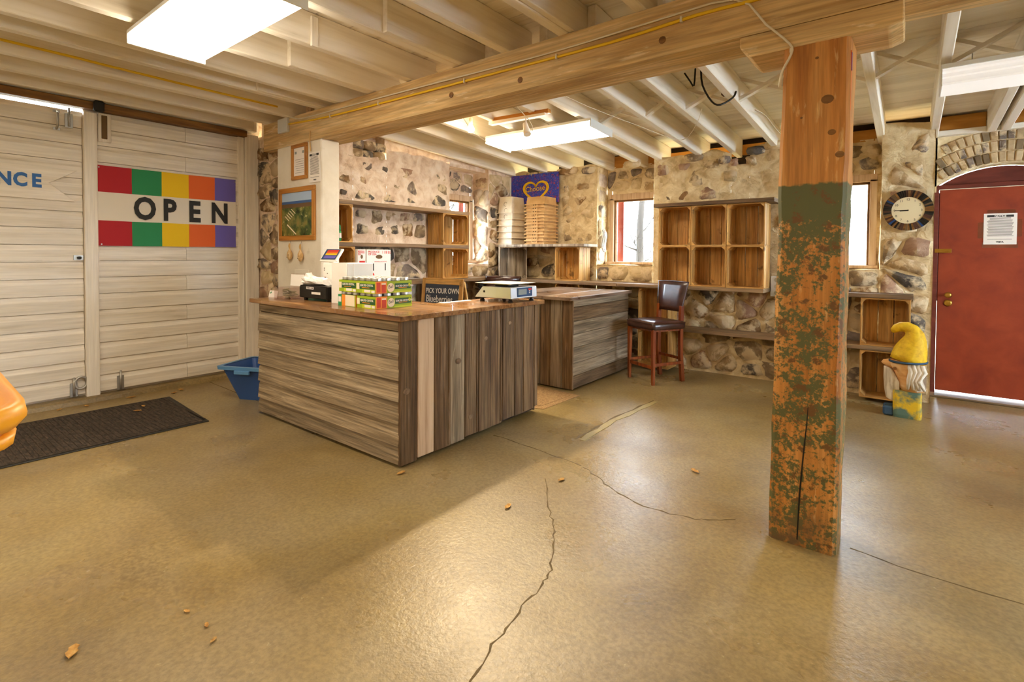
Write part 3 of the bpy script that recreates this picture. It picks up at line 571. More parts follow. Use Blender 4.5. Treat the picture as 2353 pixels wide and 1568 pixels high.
MB().prism(pl, lambda u, v, d: (u, d, v), 2.780, 3.078).build('bolster', 'beam_x', bm, bev=.006)
for x, z in ((-1.11, 2.60), (-2.1, 2.58), (-2.75, 2.60)):
    MB().lathe([(.022, 0), (.020, .004), (.008, .006)], n=12).build('knot', 'rail_x', bm, loc=(x, 2.783, z), rot=(pi / 2, 0, 0))
po = thing('support_post', 'thick worn timber post, bare orange wood above and peeling green paint below', 'post', (0, 0, 0))
rs = []
for k in range(31):
    t = k / 30; z = 2.402 * t; w_ = [-.533 + .028 * t, -.244 + .016 * t]; am = .010
    q = lambda i: am * noise.noise((z * 2.3, i * 4.1, 2.2)) + .004 * noise.noise((z * 11, i * 3, 1))
    y0, y1 = 2.783, 3.035
    rs.append([(w_[0] + q(0), y0 + .012, z), (w_[0] + .016 + q(0), y0, z), ((w_[0] + w_[1]) / 2, y0 - .002 + q(5) * .4, z), (w_[1] - .016 + q(1), y0, z), (w_[1] + q(1), y0 + .014, z), (w_[1] + q(2), y1 - .02, z), (w_[1] - .02 + q(2), y1, z), (w_[0] + .02, y1, z), (w_[0] + q(3), y1 - .02, z)])
MB().rings(rs).build('post_timber', 'post', po)
MB().tube([(-.405, 2.784, .03), (-.398, 2.782, .25), (-.385, 2.782, .45), (-.372, 2.783, .62), (-.365, 2.784, .78)], [.004, .004, .0035, .003, .001], 5).build('split', 'black', po)
for x, z, r in ((-.315, 2.13, .027), (-.295, 1.975, .018), (-.262, 1.87, .02), (-.36, 2.33, .008), (-.42, 2.06, .006)):
    MB().lathe([(r, 0), (r * .92, .003), (r * .5, .004)], n=12, sy=.8).build('knot', 'rail_x', po, loc=(x, 2.784, z), rot=(pi / 2, 0, 0))
MB().box(-.232, -.226, 2.80, 2.80 + .012, 2.07, 2.34).build('streamer', 'orange', po); MB().box(-.2255, -.223, 2.80, 2.812, 2.25, 2.33).build('streamer', 'violet', po)
pr = thing('plaster_pillar', 'white painted plaster pillar carrying the left end of the beam', 'pillar', (0, 0, 0))
MB().box(-5.33, -4.496, 2.783, 2.985, 0, 2.512).build('pillar_body', 'plaster', pr, bev=.012)
box('hatch_panel', 'plaster', pr, -4.98, -4.72, 2.777, 2.785, 1.13, 1.235, .002)

# ---- cables and boxes
def cable(name, pts, r, m, label, cat='cable', n=6, sm=3, clips=(), group=None):
    P = [Vector(p) for p in pts]; out = []
    for i in range(len(P) - 1):
        p0, p1, p2, p3 = P[max(i - 1, 0)], P[i], P[i + 1], P[min(i + 2, len(P) - 1)]
        for k in range(sm):
            t = k / sm; out.append(.5 * ((2 * p1) + (p2 - p0) * t + (2 * p0 - 5 * p1 + 4 * p2 - p3) * t * t + (3 * p1 - p0 - 3 * p2 + p3) * t ** 3))
    out.append(P[-1]); mb = MB().tube(out, r, n)
    if not clips: return tag(mb.build(name, m, smooth=True), label, cat, group)
    o = thing(name, label, cat, tuple(P[0]) if False else (0, 0, 0), 0, group); mb.build('cord', m, o, smooth=True)
    for c in clips: MB().box(c[0] - .006, c[0] + .006, c[1] - r * 2.2, c[1] + r * .5, c[2] - r * 1.8, c[2] + r * 1.8).build('staple', 'cablewhite', o, bev=.002)
    return o
YB = 2.772
cable('power_cable', [(-5.07, YB, 2.73), (-4.32, YB, 2.69), (-2.915, YB, 2.673), (-2.19, YB, 2.667), (-1.43, YB, 2.66), (-.92, YB, 2.68), (-.6, YB, 2.675), (-.3, YB, 2.70), (.3, YB, 2.72)], .009, 'cableyellow', 'yellow power cable stapled along the front of the timber beam',
      clips=[(x, YB + .006, z) for x, z in ((-4.32, 2.69), (-3.6, 2.682), (-2.6, 2.671), (-1.8, 2.663), (-1.0, 2.677))])
cable('power_cable', [(-5.19, YB, 2.84), (-4.95, YB - .004, 2.77), (-4.775, YB, 2.745), (-4.05, YB, 2.735), (-3.165, YB, 2.722), (-1.9, YB, 2.70), (-1.16, YB, 2.712), (-.73, YB, 2.705), (-.58, YB - .003, 2.54), (-.475, YB - .003, 2.42), (-.465, YB - .003, 2.37), (-.505, YB + .005, 2.295), (-.52, YB + .03, 2.23)], .006, 'cablewhite', 'white cable running along the beam and bending down onto the post',
      clips=[(-.467, YB + .004, 2.385)])
cable('power_cable', [(-4.97, YR, 2.86), (-4.97, .6, 2.86), (-4.97, 1.2, 2.855), (-4.97, 1.9, 2.85), (-4.97, 2.6, 2.85)], .010, 'cableyellow', 'yellow power cable stapled along a white ceiling joist near the barn doors')
cable('power_cable', [(-.62, YB, 2.76), (-.45, YB - .01, 2.735), (-.2, YB, 2.725), (.1, YB, 2.74), (.5, YB, 2.78)], .008, 'black', 'black cable sagging across the top of the beam above the post')
MB().box(-5.27, -5.08, 2.755, 2.79, 2.655, 2.80).build('junction_box', 'boxgrey', bev=.006); jb = D.objects['junction_box']; tag(jb, 'grey metal junction box on the left end of the beam', 'junction box')
cable('hanging_rope', [(-4.66, 2.765, 2.60), (-4.665, 2.765, 2.50), (-4.65, 2.765, 2.40)], .006, 'straw', 'short twine loop hanging over the notice on the pillar', 'rope')
cable('power_cable', [(-1.52, 4.3, 2.93), (-1.47, 4.3, 2.85), (-1.44, 4.3, 2.81), (-1.43, 4.3, 2.95)], .007, 'black', 'short black cable loop dangling behind the beam left of the brown box')
cable('power_cable', [(-1.385, 4.3, 2.95), (-1.37, 4.3, 2.80), (-1.30, 4.32, 2.66), (-1.24, 4.35, 2.63), (-1.17, 4.45, 2.70), (-1.16, 4.5, 2.76)], .008, 'black', 'long black cable loop hanging to the brown electrical box')
bb = MB().box(-1.28, -1.19, 4.50, 4.56, 2.75, 2.92).build('electrical_box', 'brownbox', bev=.006); tag(bb, 'small dark brown electrical box on a ceiling joist behind the post', 'electrical box')
cable('ceiling_wire', [(-2.71, 3.3, 2.82), (-2.75, 3.6, 2.70), (-2.80, 3.9, 2.60), (-2.95, 4.05, 2.47), (-3.15, 4.1, 2.44), (-3.35, 4.0, 2.50), (-3.45, 3.8, 2.62), (-3.42, 3.6, 2.74)], .0035, 'cablewhite', 'thin grey wire drooping in a wide loop before the fluorescent light', 'wire')
cable('ceiling_wire', [(-2.36, 3.5, 2.77), (-2.28, 4.0, 2.72), (-2.12, 4.8, 2.67), (-1.9, 5.3, 2.60), (-1.65, 5.0, 2.66), (-1.5, 4.7, 2.72)], .0035, 'cablewhite', 'thin white wire slung between joists right of the fluorescent light', 'wire')
cable('ceiling_wire', [(-1.10, 4.9, 2.69), (-1.10, 5.3, 2.73), (-1.10, 5.7, 2.70), (-1.09, 6.0, 2.68)], .005, 'cablewhite', 'white wire along the joist face just left of the post', 'wire')

# ---- fluorescent fixtures
def fixture(loc, label, soft=False, rx=0):
    o = thing('fluorescent_light', label, 'ceiling light', loc, 0, 'fluorescent ceiling lights'); o.rotation_euler = (rx, 0, 0)
    L, W = 1.30, .45
    box('housing', 'enamel', o, -L / 2, L / 2, -W / 2, W / 2, .055, .085, .004)
    for s in (-1, 1): box('end_cap', 'enamel', o, s * L / 2 - .006, s * L / 2 + .006, -W / 2, W / 2, .0, .08, .003)
    for s in (-1, 1):
        pts = [(s * .022, .05), (s * .045, .008), (s * .12, .0), (s * .20, .010), (s * (W / 2 - .004), .03), (s * (W / 2 - .004), .056), (s * .022, .056)]
        MB().prism(pts, lambda u, v, d: (d, u, v), -L / 2 + .007, L / 2 - .007).build('diffuser', 'tube', o)
    return o
fixture((-3.22, 1.29, 2.70), 'wide lit fluorescent ceiling light nearest the barn doors')
fixture((-3.05, 4.50, 2.60), 'lit fluorescent ceiling light beyond the beam above the second counter', rx=-.057)
fixture((-.6, -1.6, 2.70), 'lit fluorescent ceiling light behind the viewpoint, nearest the rear wall')
fixture((1.9, 1.2, 2.70), 'lit fluorescent ceiling light right of the viewpoint')
fixture((-3.9, -1.9, 2.70), 'lit fluorescent ceiling light behind the viewpoint, near the barn door wall')
o = thing('strip_light', 'white wraparound strip light with a ribbed lens in the upper right corner', 'ceiling light', (.80, 4.53, 2.52), 0)
MB().prism([(-.115, .15), (.115, .15), (.115, .118), (-.115, .118)], lambda u, v, d: (d, u, v), -.66, .66).build('housing', 'enamel', o, bev=.003)
MB().prism([(-.112, .117), (-.118, .10), (-.113, .085), (-.128, .06), (-.124, .05), (-.150, .012), (-.15, 0), (.15, 0), (.15, .012), (.112, .117)], lambda u, v, d: (d, u, v), -.655, .655).build('lens', 'tubesoft', o)
for s in (-1, 1): MB().prism([(-.114, .118), (-.152, .012), (-.152, -.002), (.152, -.002), (.152, .012), (.114, .118)], lambda u, v, d: (d, u, v), s * .657 - .004, s * .657 + .004).build('end_cap', 'enamel', o)
for s in (-.5, .5): MB().tube([(s, 0, .15), (s, 0, .22)], .004, 5).build('hanger', 'zinc', o)
# bare bulb and clip lamp on a batten
o = thing('hanging_bulb', 'glowing flood bulb hanging below the beam left of the fluorescent light', 'light bulb', (-3.545, 3.87, 2.677))
sl = D.lights.new('flood_beam', 'SPOT'); sl.energy = 95; sl.color = (1.0, .80, .52); sl.spot_size = math.radians(112); sl.spot_blend = .7; sl.shadow_soft_size = .045
sb = D.objects.new('flood_beam', sl); C.objects.link(sb); sb.parent = o; sb.location = (.02, -.03, -.06); sb.rotation_euler = Vector((1.75, -2.4, -2.6)).to_track_quat('-Z', 'Y').to_euler()
MB().lathe([(.004, -.042), (.022, -.037), (.034, -.02), (.036, 0), (.028, .02), (.014, .04), (.012, .05)], n=16).build('bulb', 'bulb', o, smooth=True)
MB().lathe([(.017, .045), (.019, .05), (.019, .10), (.012, .11)], n=12).build('lamp_socket', 'socket', o, smooth=True); MB().tube([(0, 0, .10), (.01, .02, .24)], .004, 5).build('flex', 'cablewhite', o)
o = thing('lamp_batten', 'wooden batten with a white rail fixed under the joists beside the bulb', 'batten', (0, 0, 0))
MB().hexa([(-3.33, 3.95, 2.735), (-3.33, 4.0, 2.735), (-2.66, 4.0, 2.715), (-2.66, 3.95, 2.715)], [(-3.33, 3.95, 2.77), (-3.33, 4.0, 2.77), (-2.66, 4.0, 2.75), (-2.66, 3.95, 2.75)]).build('batten', 'oak_x', o)
MB().hexa([(-3.36, 3.93, 2.70), (-3.36, 3.99, 2.70), (-2.68, 3.99, 2.69), (-2.68, 3.93, 2.69)], [(-3.36, 3.93, 2.732), (-3.36, 3.99, 2.732), (-2.68, 3.99, 2.712), (-2.68, 3.93, 2.712)]).build('rail', 'whiteplastic', o)
o = thing('clip_lamp', 'white spot lamp on a stem hanging in front of the fluorescent light', 'lamp', (-2.90, 3.96, 2.62))
MB().tube([(-.02, 0, .08), (-.01, 0, .0)], .008, 8).build('stem', 'whiteplastic', o); MB().tube([(-.02, -.01, .03), (.02, -.03, -.07)], [.022, .036], 12).build('lamp_head', 'whiteplastic', o, smooth=True)
MB().tube([(.019, -.029, -.068), (.026, -.033, -.085)], [.033, .036], 12).build('bulb', 'socket', o)

# ---- wall signs on the barn doors
o = thing('open_banner', 'striped cloth banner reading OPEN in red, green, yellow, orange and violet', 'banner', (DX + .006, 0, 0))
cy = [1.418, 1.690, 1.945, 2.193, 2.450, 2.670]; cl = ['red', 'green', 'yellow', 'orange', 'violet']
def cloth(y0, y1, z0, z1, m, nm, sd):
    mb = MB(); nu, nv = 8, 6; vs = []
    for j in range(nv + 1):
        for i in range(nu + 1):
            y = y0 + (y1 - y0) * i / nu; z = z0 + (z1 - z0) * j / nv
            vs.append((.012 + .006 * noise.noise((y * 5, z * 4 + y * 5, 1)) + .003 * noise.noise((y * 14, z * 12, 3)), y, z + .006 * noise.noise((y * 3, .5, 8))))
    mb.add(vs, [(j * (nu + 1) + i, j * (nu + 1) + i + 1, (j + 1) * (nu + 1) + i + 1, (j + 1) * (nu + 1) + i) for j in range(nv) for i in range(nu)])
    return mb.build(nm, m, o, smooth=True)
for i in range(5):
    cloth(cy[i], cy[i + 1], 1.972, 2.222, cl[i], 'banner_panel', i); cloth(cy[i], cy[i + 1], 1.462, 1.702, cl[i], 'banner_panel', i + 9)
cloth(1.418, 2.672, 1.702, 1.972, 'clothwhite', 'banner_band', 20)
for s, y in zip('OPEN', (1.700, 1.950, 2.185, 2.405)): text(s, .30, 'ink', o, (0, 1, 0), (0, 0, 1), (.021, y, 1.735), 'letter', bold=.011, stretch=.78)
for y, z in ((1.43, 2.20), (1.445, 1.475), (2.66, 2.2)): MB().lathe([(.006, 0), (.006, .004)], n=8).build('grommet', 'zinc', o, loc=(.02, y, z), rot=(0, pi / 2, 0))
o = thing('arrow_sign', 'white swallow-tailed wooden sign with blue letters NCE', 'sign', (DX - .02, 0, 0))
MB().prism([(-.35, 2.175), (1.279, 2.145), (1.079, 2.012), (1.261, 1.86), (-.35, 1.885)], lambda u, v, d: (d, u, v), .008, .026).build('sign_board', 'white_y', o, bev=.002)
for s, y in (('N', .742), ('C', .848), ('E', .965)): text(s, .155, 'bluepaint', o, (0, 1, -.02), (0, 0, 1), (.028, y, 1.972), 'letter', bold=.007, stretch=.82)

# ---- pictures and notices on the pillar, ornaments
def framed(label, x0, x1, z0, z1, fwid, fill, y=2.782):
    o = thing('picture_frame', label, 'picture', (0, y, 0))
    for a in ((x0, x1, z0, z0 + fwid), (x0, x1, z1 - fwid, z1)): box('frame_rail', 'oak_x', o, a[0], a[1], -.022, 0, a[2], a[3], .004)
    for a in ((x0, x0 + fwid), (x1 - fwid, x1)): box('frame_rail', 'oak_z', o, a[0], a[1], -.0225, 0, z0 + fwid * .98, z1 - fwid * .98, .004)
    fill(o, x0 + fwid, x1 - fwid, z0 + fwid, z1 - fwid); return o
def cert(o, x0, x1, z0, z1):
    box('certificate', 'paper', o, x0, x1, -.008, -.004, z0, z1)
    for k in range(7): box('text_line', 'inkgrey', o, x0 + .03 + .01 * (k % 3), x1 - .03, -.0092, -.0085, z1 - .12 - k * .022, z1 - .117 - k * .022)
    for x in (x0 + .02, x1 - .06): box('seal', 'lcd', o, x, x + .035, -.0092, -.0085, z1 - .06, z1 - .035)
framed('small oak frame holding a printed certificate at the top of the pillar', -5.015, -4.725, 2.145, 2.50, .036, cert)
def scape(o, x0, x1, z0, z1):
    h = z1 - z0; box('sky', 'skyblue', o, x0, x1, -.008, -.004, z0 + h * .80, z1); box('sea', 'sea', o, x0, x1, -.0085, -.004, z0 + h * .73, z0 + h * .80)
    box('hill', 'hillbrown', o, x0, x1, -.0088, -.004, z0 + h * .64, z0 + h * .74); box('fields', 'landscape', o, x0, x1, -.009, -.004, z0, z0 + h * .65)
    for k in range(5): MB().hexa([(x0 + .06 + .03 * k, -.0102, z0 + .2 + .018 * k), (x0 + .14 + .03 * k, -.0102, z0 + .15 + .018 * k), (x0 + .14 + .03 * k, -.009, z0 + .15 + .018 * k), (x0 + .06 + .03 * k, -.009, z0 + .2 + .018 * k)], [(x0 + .064 + .03 * k, -.0102, z0 + .206 + .018 * k), (x0 + .144 + .03 * k, -.0102, z0 + .156 + .018 * k), (x0 + .144 + .03 * k, -.009, z0 + .156 + .018 * k), (x0 + .064 + .03 * k, -.009, z0 + .206 + .018 * k)]).build('field_row', 'cream', o)
    MB().hexa([(x0 + .10, -.0102, z0 + .11), (x0 + .11, -.0102, z0 + .12), (x0 + .11, -.009, z0 + .12), (x0 + .10, -.009, z0 + .11)], [(x0 + .27, -.0102, z0 + .01), (x0 + .285, -.0102, z0 + .015), (x0 + .285, -.009, z0 + .015), (x0 + .27, -.009, z0 + .01)]).build('road', 'cream', o)
framed('large oak-framed aerial photograph of a farm hung on the pillar', -5.265, -4.585, 1.53, 2.07, .05, scape)
def notice(label, org, right, w, h, foot, tapes=False):
    r = Vector(right); nn = r.cross(Vector((0, 0, 1))); o = thing('paper_notice', label, 'notice', org)
    def pt(u, v, d): return tuple(r * u + Vector((0, 0, v)) + nn * d)
    def panel(nm, m, u0, u1, v0, v1, d0, d1): MB().prism([(u0, v0), (u1, v0), (u1, v1), (u0, v1)], pt, d0, d1).build(nm, m, o)
    panel('sheet', 'paper', 0, w, 0, h, .001, .003); panel('heading_bar', 'ink', w * .1, w * .9, h * .88, h * .95, .003, .0034)
    text('NOTICE', h * .075, 'paper', o, right, (0, 0, 1), pt(w * .5, h * .89, .0038), 'heading', align='CENTER', bold=.0008, ext=.0002)
    for k in range(17):
        a, b = (w * .18, w * .82) if k < 2 else (w * (.1 + .02 * (k % 3)), w * (.9 - .015 * ((k * 5) % 4))); panel('text_line', 'inkgrey', a, b, h * (.84 - k * .036), h * (.855 - k * .036), .003, .0033)
    panel('text_line', 'ink', w * .12, w * .86, h * .165, h * .175, .003, .0034); text(foot, h * .06, 'ink', o, right, (0, 0, 1), pt(w * .5, h * .06, .0036), 'footer', align='CENTER', bold=.0012, ext=.0002)
    if tapes:
        for (u0, u1, v0, v1) in ((w * .1, w * .95, h * .97, h * 1.12), (-w * .18, .03, h * .2, h * .72), (w * .97, w * 1.15, h * .25, h * .8), (-.01, w * 1.04, -h * .11, .02)): panel('tape', 'tapeclear', u0, u1, v0, v1, .0005, .0009)
    return o
notice('white notice sheet with a black heading pinned to the pillar below the twine', (-4.69, 2.776, 2.095), (1, 0, 0), .20, .29, 'WRTS').rotation_euler = (.03, 0, 0)
notice('white notice sheet taped to the red door', (.566, RY - .002, 1.527), (1, 0, 0), .235, .30, 'WBTA', True)
for x, z, lb in ((-5.028, 1.40, 'dried gourd ornament hanging at the left under the farm photograph'), (-4.822, 1.39, 'dried gourd ornament hanging at the right under the farm photograph')):
    o = thing('gourd_ornament', lb, 'ornament', (x, 2.752, z), 0, 'dried ornaments on the pillar')
    MB().lathe([(.004, -.075), (.024, -.06), (.036, -.03), (.034, 0), (.018, .03), (.006, .05)], n=12, sy=.7).build('gourd', 'garlic', o, smooth=True)
    for s in (-1, 0, 1): MB().tube([(s * .004, 0, .04), (s * .014, -.004, .075), (s * .008, 0, .10)], .0035, 5).build('dry_stem', 'straw', o)
    MB().tube([(.004, 0, .09), (.006, .01, .13)], .0015, 4).build('hanging_string', 'darkmetal', o)
    for s in (-1, 1): MB().lathe([(.006, 0), (.004, .003)], n=6).build('spot', 'hillbrown', o, loc=(s * .012, -.022, -.03 + s * .012), rot=(pi / 2, 0, 0))

# ---- floor mats, kerb leaves, bin, tub
o = thing('door_mat', 'long black ribbed rubber mat in front of the barn doors', 'mat', (0, 0, 0))
q = [(-4.60, .2), (-4.562, 1.795), (-5.63, 1.863), (-5.68, .2)]
MB().prism(q, lambda u, v, d: (u, v, d), .0, .008).build('mat_edge', 'black', o, bev=.003)
cx, cyy = -5.12, 1.0
MB().prism([(u + (cx - u) * .05, v + (cyy - v) * .05) for u, v in q], lambda u, v, d: (u, v, d), .008, .012).build('mat_pile', 'mat_black', o)
for k in range(46):
    y = .25 + k * .034; MB().box(-5.60, -4.63, y, y + .012, .012, .015).build('mat_rib', 'mat_black', o)
o = thing('door_mat', 'tan woven mat lying between the two plank counters', 'mat', (-2.95, 4.05, 0), .0)
MB().prism([(-.4, -.40), (.36, -.24), (.385, .36), (-.4, .40)], lambda u, v, d: (u, v, d), 0, .006).build('mat_edge', 'mat_brown', o, bev=.002)
MB().prism([(-.4, -.32), (.30, -.18), (.32, .30), (-.4, .34)], lambda u, v, d: (u, v, d), .006, .010).build('mat_pile', 'mat_brown', o)
o = thing('recycling_bin', 'blue plastic bin tucked behind the left end of the plank counter', 'bin', (-4.98, 2.42, 0), .45)
def rr_(a, b, r, z, n=3, dx=0, dy=0):
    out = []
    for sx, sy, t0 in ((1, 1, 0), (-1, 1, pi / 2), (-1, -1, pi), (1, -1, 1.5 * pi)):
        for k in range(n + 1): t = t0 + pi / 2 * k / n; out.append((dx + sx * (a - r) + r * math.cos(t), dy + sy * (b - r) + r * math.sin(t), z))
    return out
MB().rings([rr_(.14, .12, .03, .006), rr_(.145, .125, .03, 0), rr_(.26, .22, .035, .33), rr_(.252, .212, .033, .33), rr_(.135, .115, .028, .012)], cap=True).build('bin_body', 'binblue', o)
MB().rings([rr_(.258, .218, .035, .305), rr_(.285, .245, .04, .305), rr_(.288, .248, .04, .335), rr_(.25, .21, .033, .335)], cap=False).build('bin_rim', 'binrim', o)
for s in (-1, 1): MB().box(-.08, .08, s * .245 - .012, s * .245 + .012, .27, .305).build('bin_handle', 'binrim', o, bev=.004)
o = thing('stand', 'plain wooden stand under the yellow tub', 'stand', (-1.40, -.10, 0))
box('stand_top', 'crate_x', o, -.17, .17, -.15, .15, .825, .85, .004)
for sx in (-1, 1):
    for sy in (-1, 1): box('leg', 'crate_z', o, sx * .14 - .018, sx * .14 + .018, sy * .12 - .018, sy * .12 + .018, 0, .825, .004)
o = thing('plastic_tub', 'yellow plastic tub with a thick rolled rim at the left edge of the view', 'tub', (-1.345, -.075, .85), -.03)
MB().rings([rr_(.165, .165, .06, .004, 5), rr_(.17, .17, .06, 0, 5), rr_(.19, .19, .065, .03, 5), rr_(.236, .236, .085, .285, 5), rr_(.226, .226, .08, .285, 5), rr_(.18, .18, .06, .04, 5), rr_(.15, .15, .05, .02, 5)]).build('tub_body', 'tub', o, smooth=True)
MB().rings([rr_(.226, .226, .08, .275, 5), rr_(.246, .246, .09, .262, 5), rr_(.258, .258, .095, .28, 5), rr_(.254, .254, .093, .302, 5), rr_(.238, .238, .085, .304, 5), rr_(.226, .226, .08, .29, 5)], cap=False).build('tub_rim', 'tub', o, smooth=True)
MB().rings([rr_(.228, .228, .08, .235, 5), rr_(.242, .242, .086, .235, 5), rr_(.245, .245, .088, .252, 5), rr_(.232, .232, .082, .252, 5)], cap=False).build('tub_band', 'tub', o, smooth=True)
LV = [(-1.729, 2.203, 'curled brown leaf on the open floor left of the floor crack'), (-1.68, 2.676, 'small pale leaf beside the upper end of the floor crack'), (-1.072, 3.325, 'pale crumpled leaf on the floor left of the post'),
      (-5.40, 1.58, 'broad dry leaf lying on the black mat'), (-5.28, 1.50, 'torn dry leaf lying on the black mat beside the broad leaf'), (-5.832, 2.027, 'brown leaf against the kerb below the banner'), (-5.75, 1.94, 'curled leaf next to the kerb behind the mat corner'), (-2.194, .778, 'tiny orange leaf fragment, left of the pair on the near floor'), (-2.054, .794, 'tiny orange leaf fragment, right of the pair on the near floor'),
      (-1.954, .777, 'pale scrap on the near floor'), (-2.278, .45, 'tan leaf at the bottom left of the floor'), (-2.53, 2.12, 'leaf scrap at the foot of the front counter corner'), (-5.86, 1.28, 'brown leaf between the kerb and the black mat'), (-5.9, 1.1, 'dark leaf pile piece by the kerb left of the door bolt'), (-5.88, 1.62, 'small leaf by the kerb under the banner')]
for i, (x, y, lb) in enumerate(LV):
    s = .016 if i in (7, 8, 9) else R.uniform(.026, .042); a = R.uniform(0, 6.28); vs = []
    pf = [(-1, 0), (-.55, .32), (-.1, .5), (.25, .35), (.55, .42), (1, 0), (.55, -.40), (.2, -.3), (-.15, -.48), (-.6, -.3)]
    ce_, se_ = math.cos(a), math.sin(a); z0 = .0165 if 'on the black mat' in lb else .001
    top_ = [(x + (u * ce_ - v * se_) * s, y + (u * se_ + v * ce_) * s, z0 + .004 + .30 * s * abs(v) + .15 * s * abs(u)) for u, v in pf]; k = len(pf)
    bot_ = [(p[0], p[1], p[2] - .0015) for p in top_]; ctr = (x, y, z0 + .0035); cb = (x, y, z0)
    mb = MB().add(top_ + bot_ + [ctr, cb], [(i2, (i2 + 1) % k, 2 * k) for i2 in range(k)] + [((i2 + 1) % k + k, i2 + k, 2 * k + 1) for i2 in range(k)] + [(i2, i2 + k, (i2 + 1) % k + k, (i2 + 1) % k) for i2 in range(k)])
    tag(mb.build('dry_leaf', 'leaf'), lb, 'leaf', 'dry leaves on the floor')
# ---- plank counters
def lap(parent, z0, z1, a, b, fn, m, proud=.014):
    """horizontal weatherboard with a bevelled top edge; fn(out, z, along)"""
    h = z1 - z0
    return MB().prism([(-.012, z0 + .002), (proud, z0 + .002), (proud * .55, z1 - h * .16), (0, z1 - .002), (-.012, z1 - .002)], fn, a, b).build('plank', m, parent)
c1 = thing('plank_counter', 'checkout counter clad in weathered grey and brown barn boards, nearest the viewer', 'counter', (0, 0, 0))
box('carcass', 'darkgap', c1, -4.465, -2.615, 2.182, 2.86, .03, .963); box('carcass', 'darkgap', c1, -3.01, -2.615, 2.861, 3.69, .03, .963)
zb = [.963, .894, .725, .571, .433, .287, .141, .022]
for k in range(7): lap(c1, zb[k + 1], zb[k], -4.48, -2.606, lambda u, v, d: (d, 2.184 - u, v), 'grey_x', .010 if k == 0 else .026)
yb = [2.163, 2.311, 2.462, 2.621, 2.775, 2.925, 3.075, 3.218, 3.377, 3.52, 3.66, 3.712]
for k in range(11):
    m = 'palewood_y' if k == 1 else ('grey_z' if k in (3,) else 'brown_z'); e = .004 * ((k * 7) % 3)
    box('plank', m, c1, -2.616, -2.590 + e, yb[k] + .002, yb[k + 1] - .002, .012 + .012 * ((k * 5) % 3) / 2 + .004 * k, .963, .004)
    if k in (2, 4, 6, 8): box('batten', 'brown_z', c1, -2.60, -2.583 + e, yb[k + 1] - .03, yb[k + 1] - .012, .03 + .004 * k, .963, .003)
for k in range(2): box('plank', 'brown_z', c1, -3.02 + k * .205, -3.02 + k * .205 + .202, 3.69, 3.71, .02, .963, .003)
for k in range(7): box('plank', 'brown_z', c1, -4.47 + k * .206, -4.47 + k * .206 + .203, 2.862, 2.88, .02, .963, .003)
for k in range(4): box('plank', 'brown_z', c1, -3.03, -3.012, 2.882 + k * .2, 2.882 + k * .2 + .197, .02, .963, .003)
for k in range(7): lap(c1, zb[k + 1], zb[k], 2.18, 2.775, lambda u, v, d: (-4.478 - u, d, v), 'grey_y', .008)
for (x0, y0, y1) in ((-4.585, 2.135, 2.52), (-4.585, 2.52, 2.779), (-4.488, 2.779, 2.91), (-3.055, 2.91, 3.33), (-3.055, 3.33, 3.765)): box('countertop_board', 'countertop', c1, x0, -2.553, y0 + .0008, y1 - .0008, .965, 1.0, .003)
for y, z, r in ((2.70, .62, .02), (3.0, .75, .018), (2.21, .5, .022), (3.30, .84, .016), (2.83, .18, .018)): MB().lathe([(r, 0), (r * .9, .003), (r * .3, .004)], n=12, sy=1.4).build('knot', 'shelf_z', c1, loc=(-2.583, y, z), rot=(0, pi / 2, 0))
c2 = thing('plank_counter', 'second plank-clad counter behind the tan mat, running to the back wall', 'counter', (0, 0, 0))
box('carcass', 'darkgap', c2, -3.66, -2.728, 4.53, 5.80, .03, .935)
zb2 = [.937, .863, .718, .582, .445, .28, .153, .02]
for k in range(7):
    m = ['grey_y', 'brown_y', 'grey_y', 'grey_y', 'grey_y', 'grey_y', 'brown_y'][k]
    MB().box(-2.730, -2.708 + .003 * (k % 2), 4.515, 5.81, zb2[k + 1] + (.002 if k < 6 else 0), zb2[k] - .002).build('plank', m, c2, bev=.004)
xb = [-2.705, -2.836, -2.982, -3.115, -3.25, -3.39, -3.53, -3.67]
for k in range(7): box('plank', 'brown_z' if k % 2 == 0 else 'grey_z', c2, xb[k + 1] + .002, xb[k] - .002, 4.508 - .003 * (k % 2), 4.53, .012, .937, .004)
tx = [-3.72, -3.38, -3.02, -2.672]
for k in range(3): box('countertop_board', 'topgrey', c2, tx[k] + .0008, tx[k + 1] - .0008, 4.40, 5.835, .937, .972, .003)

# ---- apple crates
CR = {}
def crate(w, h, d, loc, rz, label, m='crate', group='wooden apple crates'):
    """open side faces local -y; origin at the middle of the lower front edge"""
    key = (w, h, d, m)
    if key in CR: return copy_tree(CR[key], None, loc, rz, label, group)
    o = thing('apple_crate', label, 'crate', loc, rz, group); mz = m if m != 'crate' else 'crate_z'; mx = m if m != 'crate' else 'crate_x'; t = .012; W = w / 2
    for k in range(3):
        a = -W + .004 + k * (w - .008) / 3; box('back_slat', mz, o, a + .003, a + (w - .008) / 3 - .003, d - t, d, .004, h - .004, .002)
    for s in (-1, 1):
        g = (d - t) / 3
        for k in range(3): box('side_slat', mz, o, min(s * W, s * (W - t)), max(s * W, s * (W - t)), k * g + .002, (k + 1) * g - .006, .013, h - .013, .002)
    box('end_panel', mx, o, -W, W, 0, d - t - .001, 0, .0125, .002); box('end_panel', mx, o, -W, W, 0, d - t - .001, h - .0125, h, .002)
    for sx in (-1, 1):
        for zz, sz in ((.0125, 1), (h - .0125, -1)):
            x = sx * (W - t); MB().prism([(x, zz), (x - sx * .036, zz), (x, zz + sz * .036)], lambda u, v, dd: (u, dd, v), .002, d - t - .001).build('corner_block', mx, o)
    CR[key] = o; return o
H2 = pi / 2
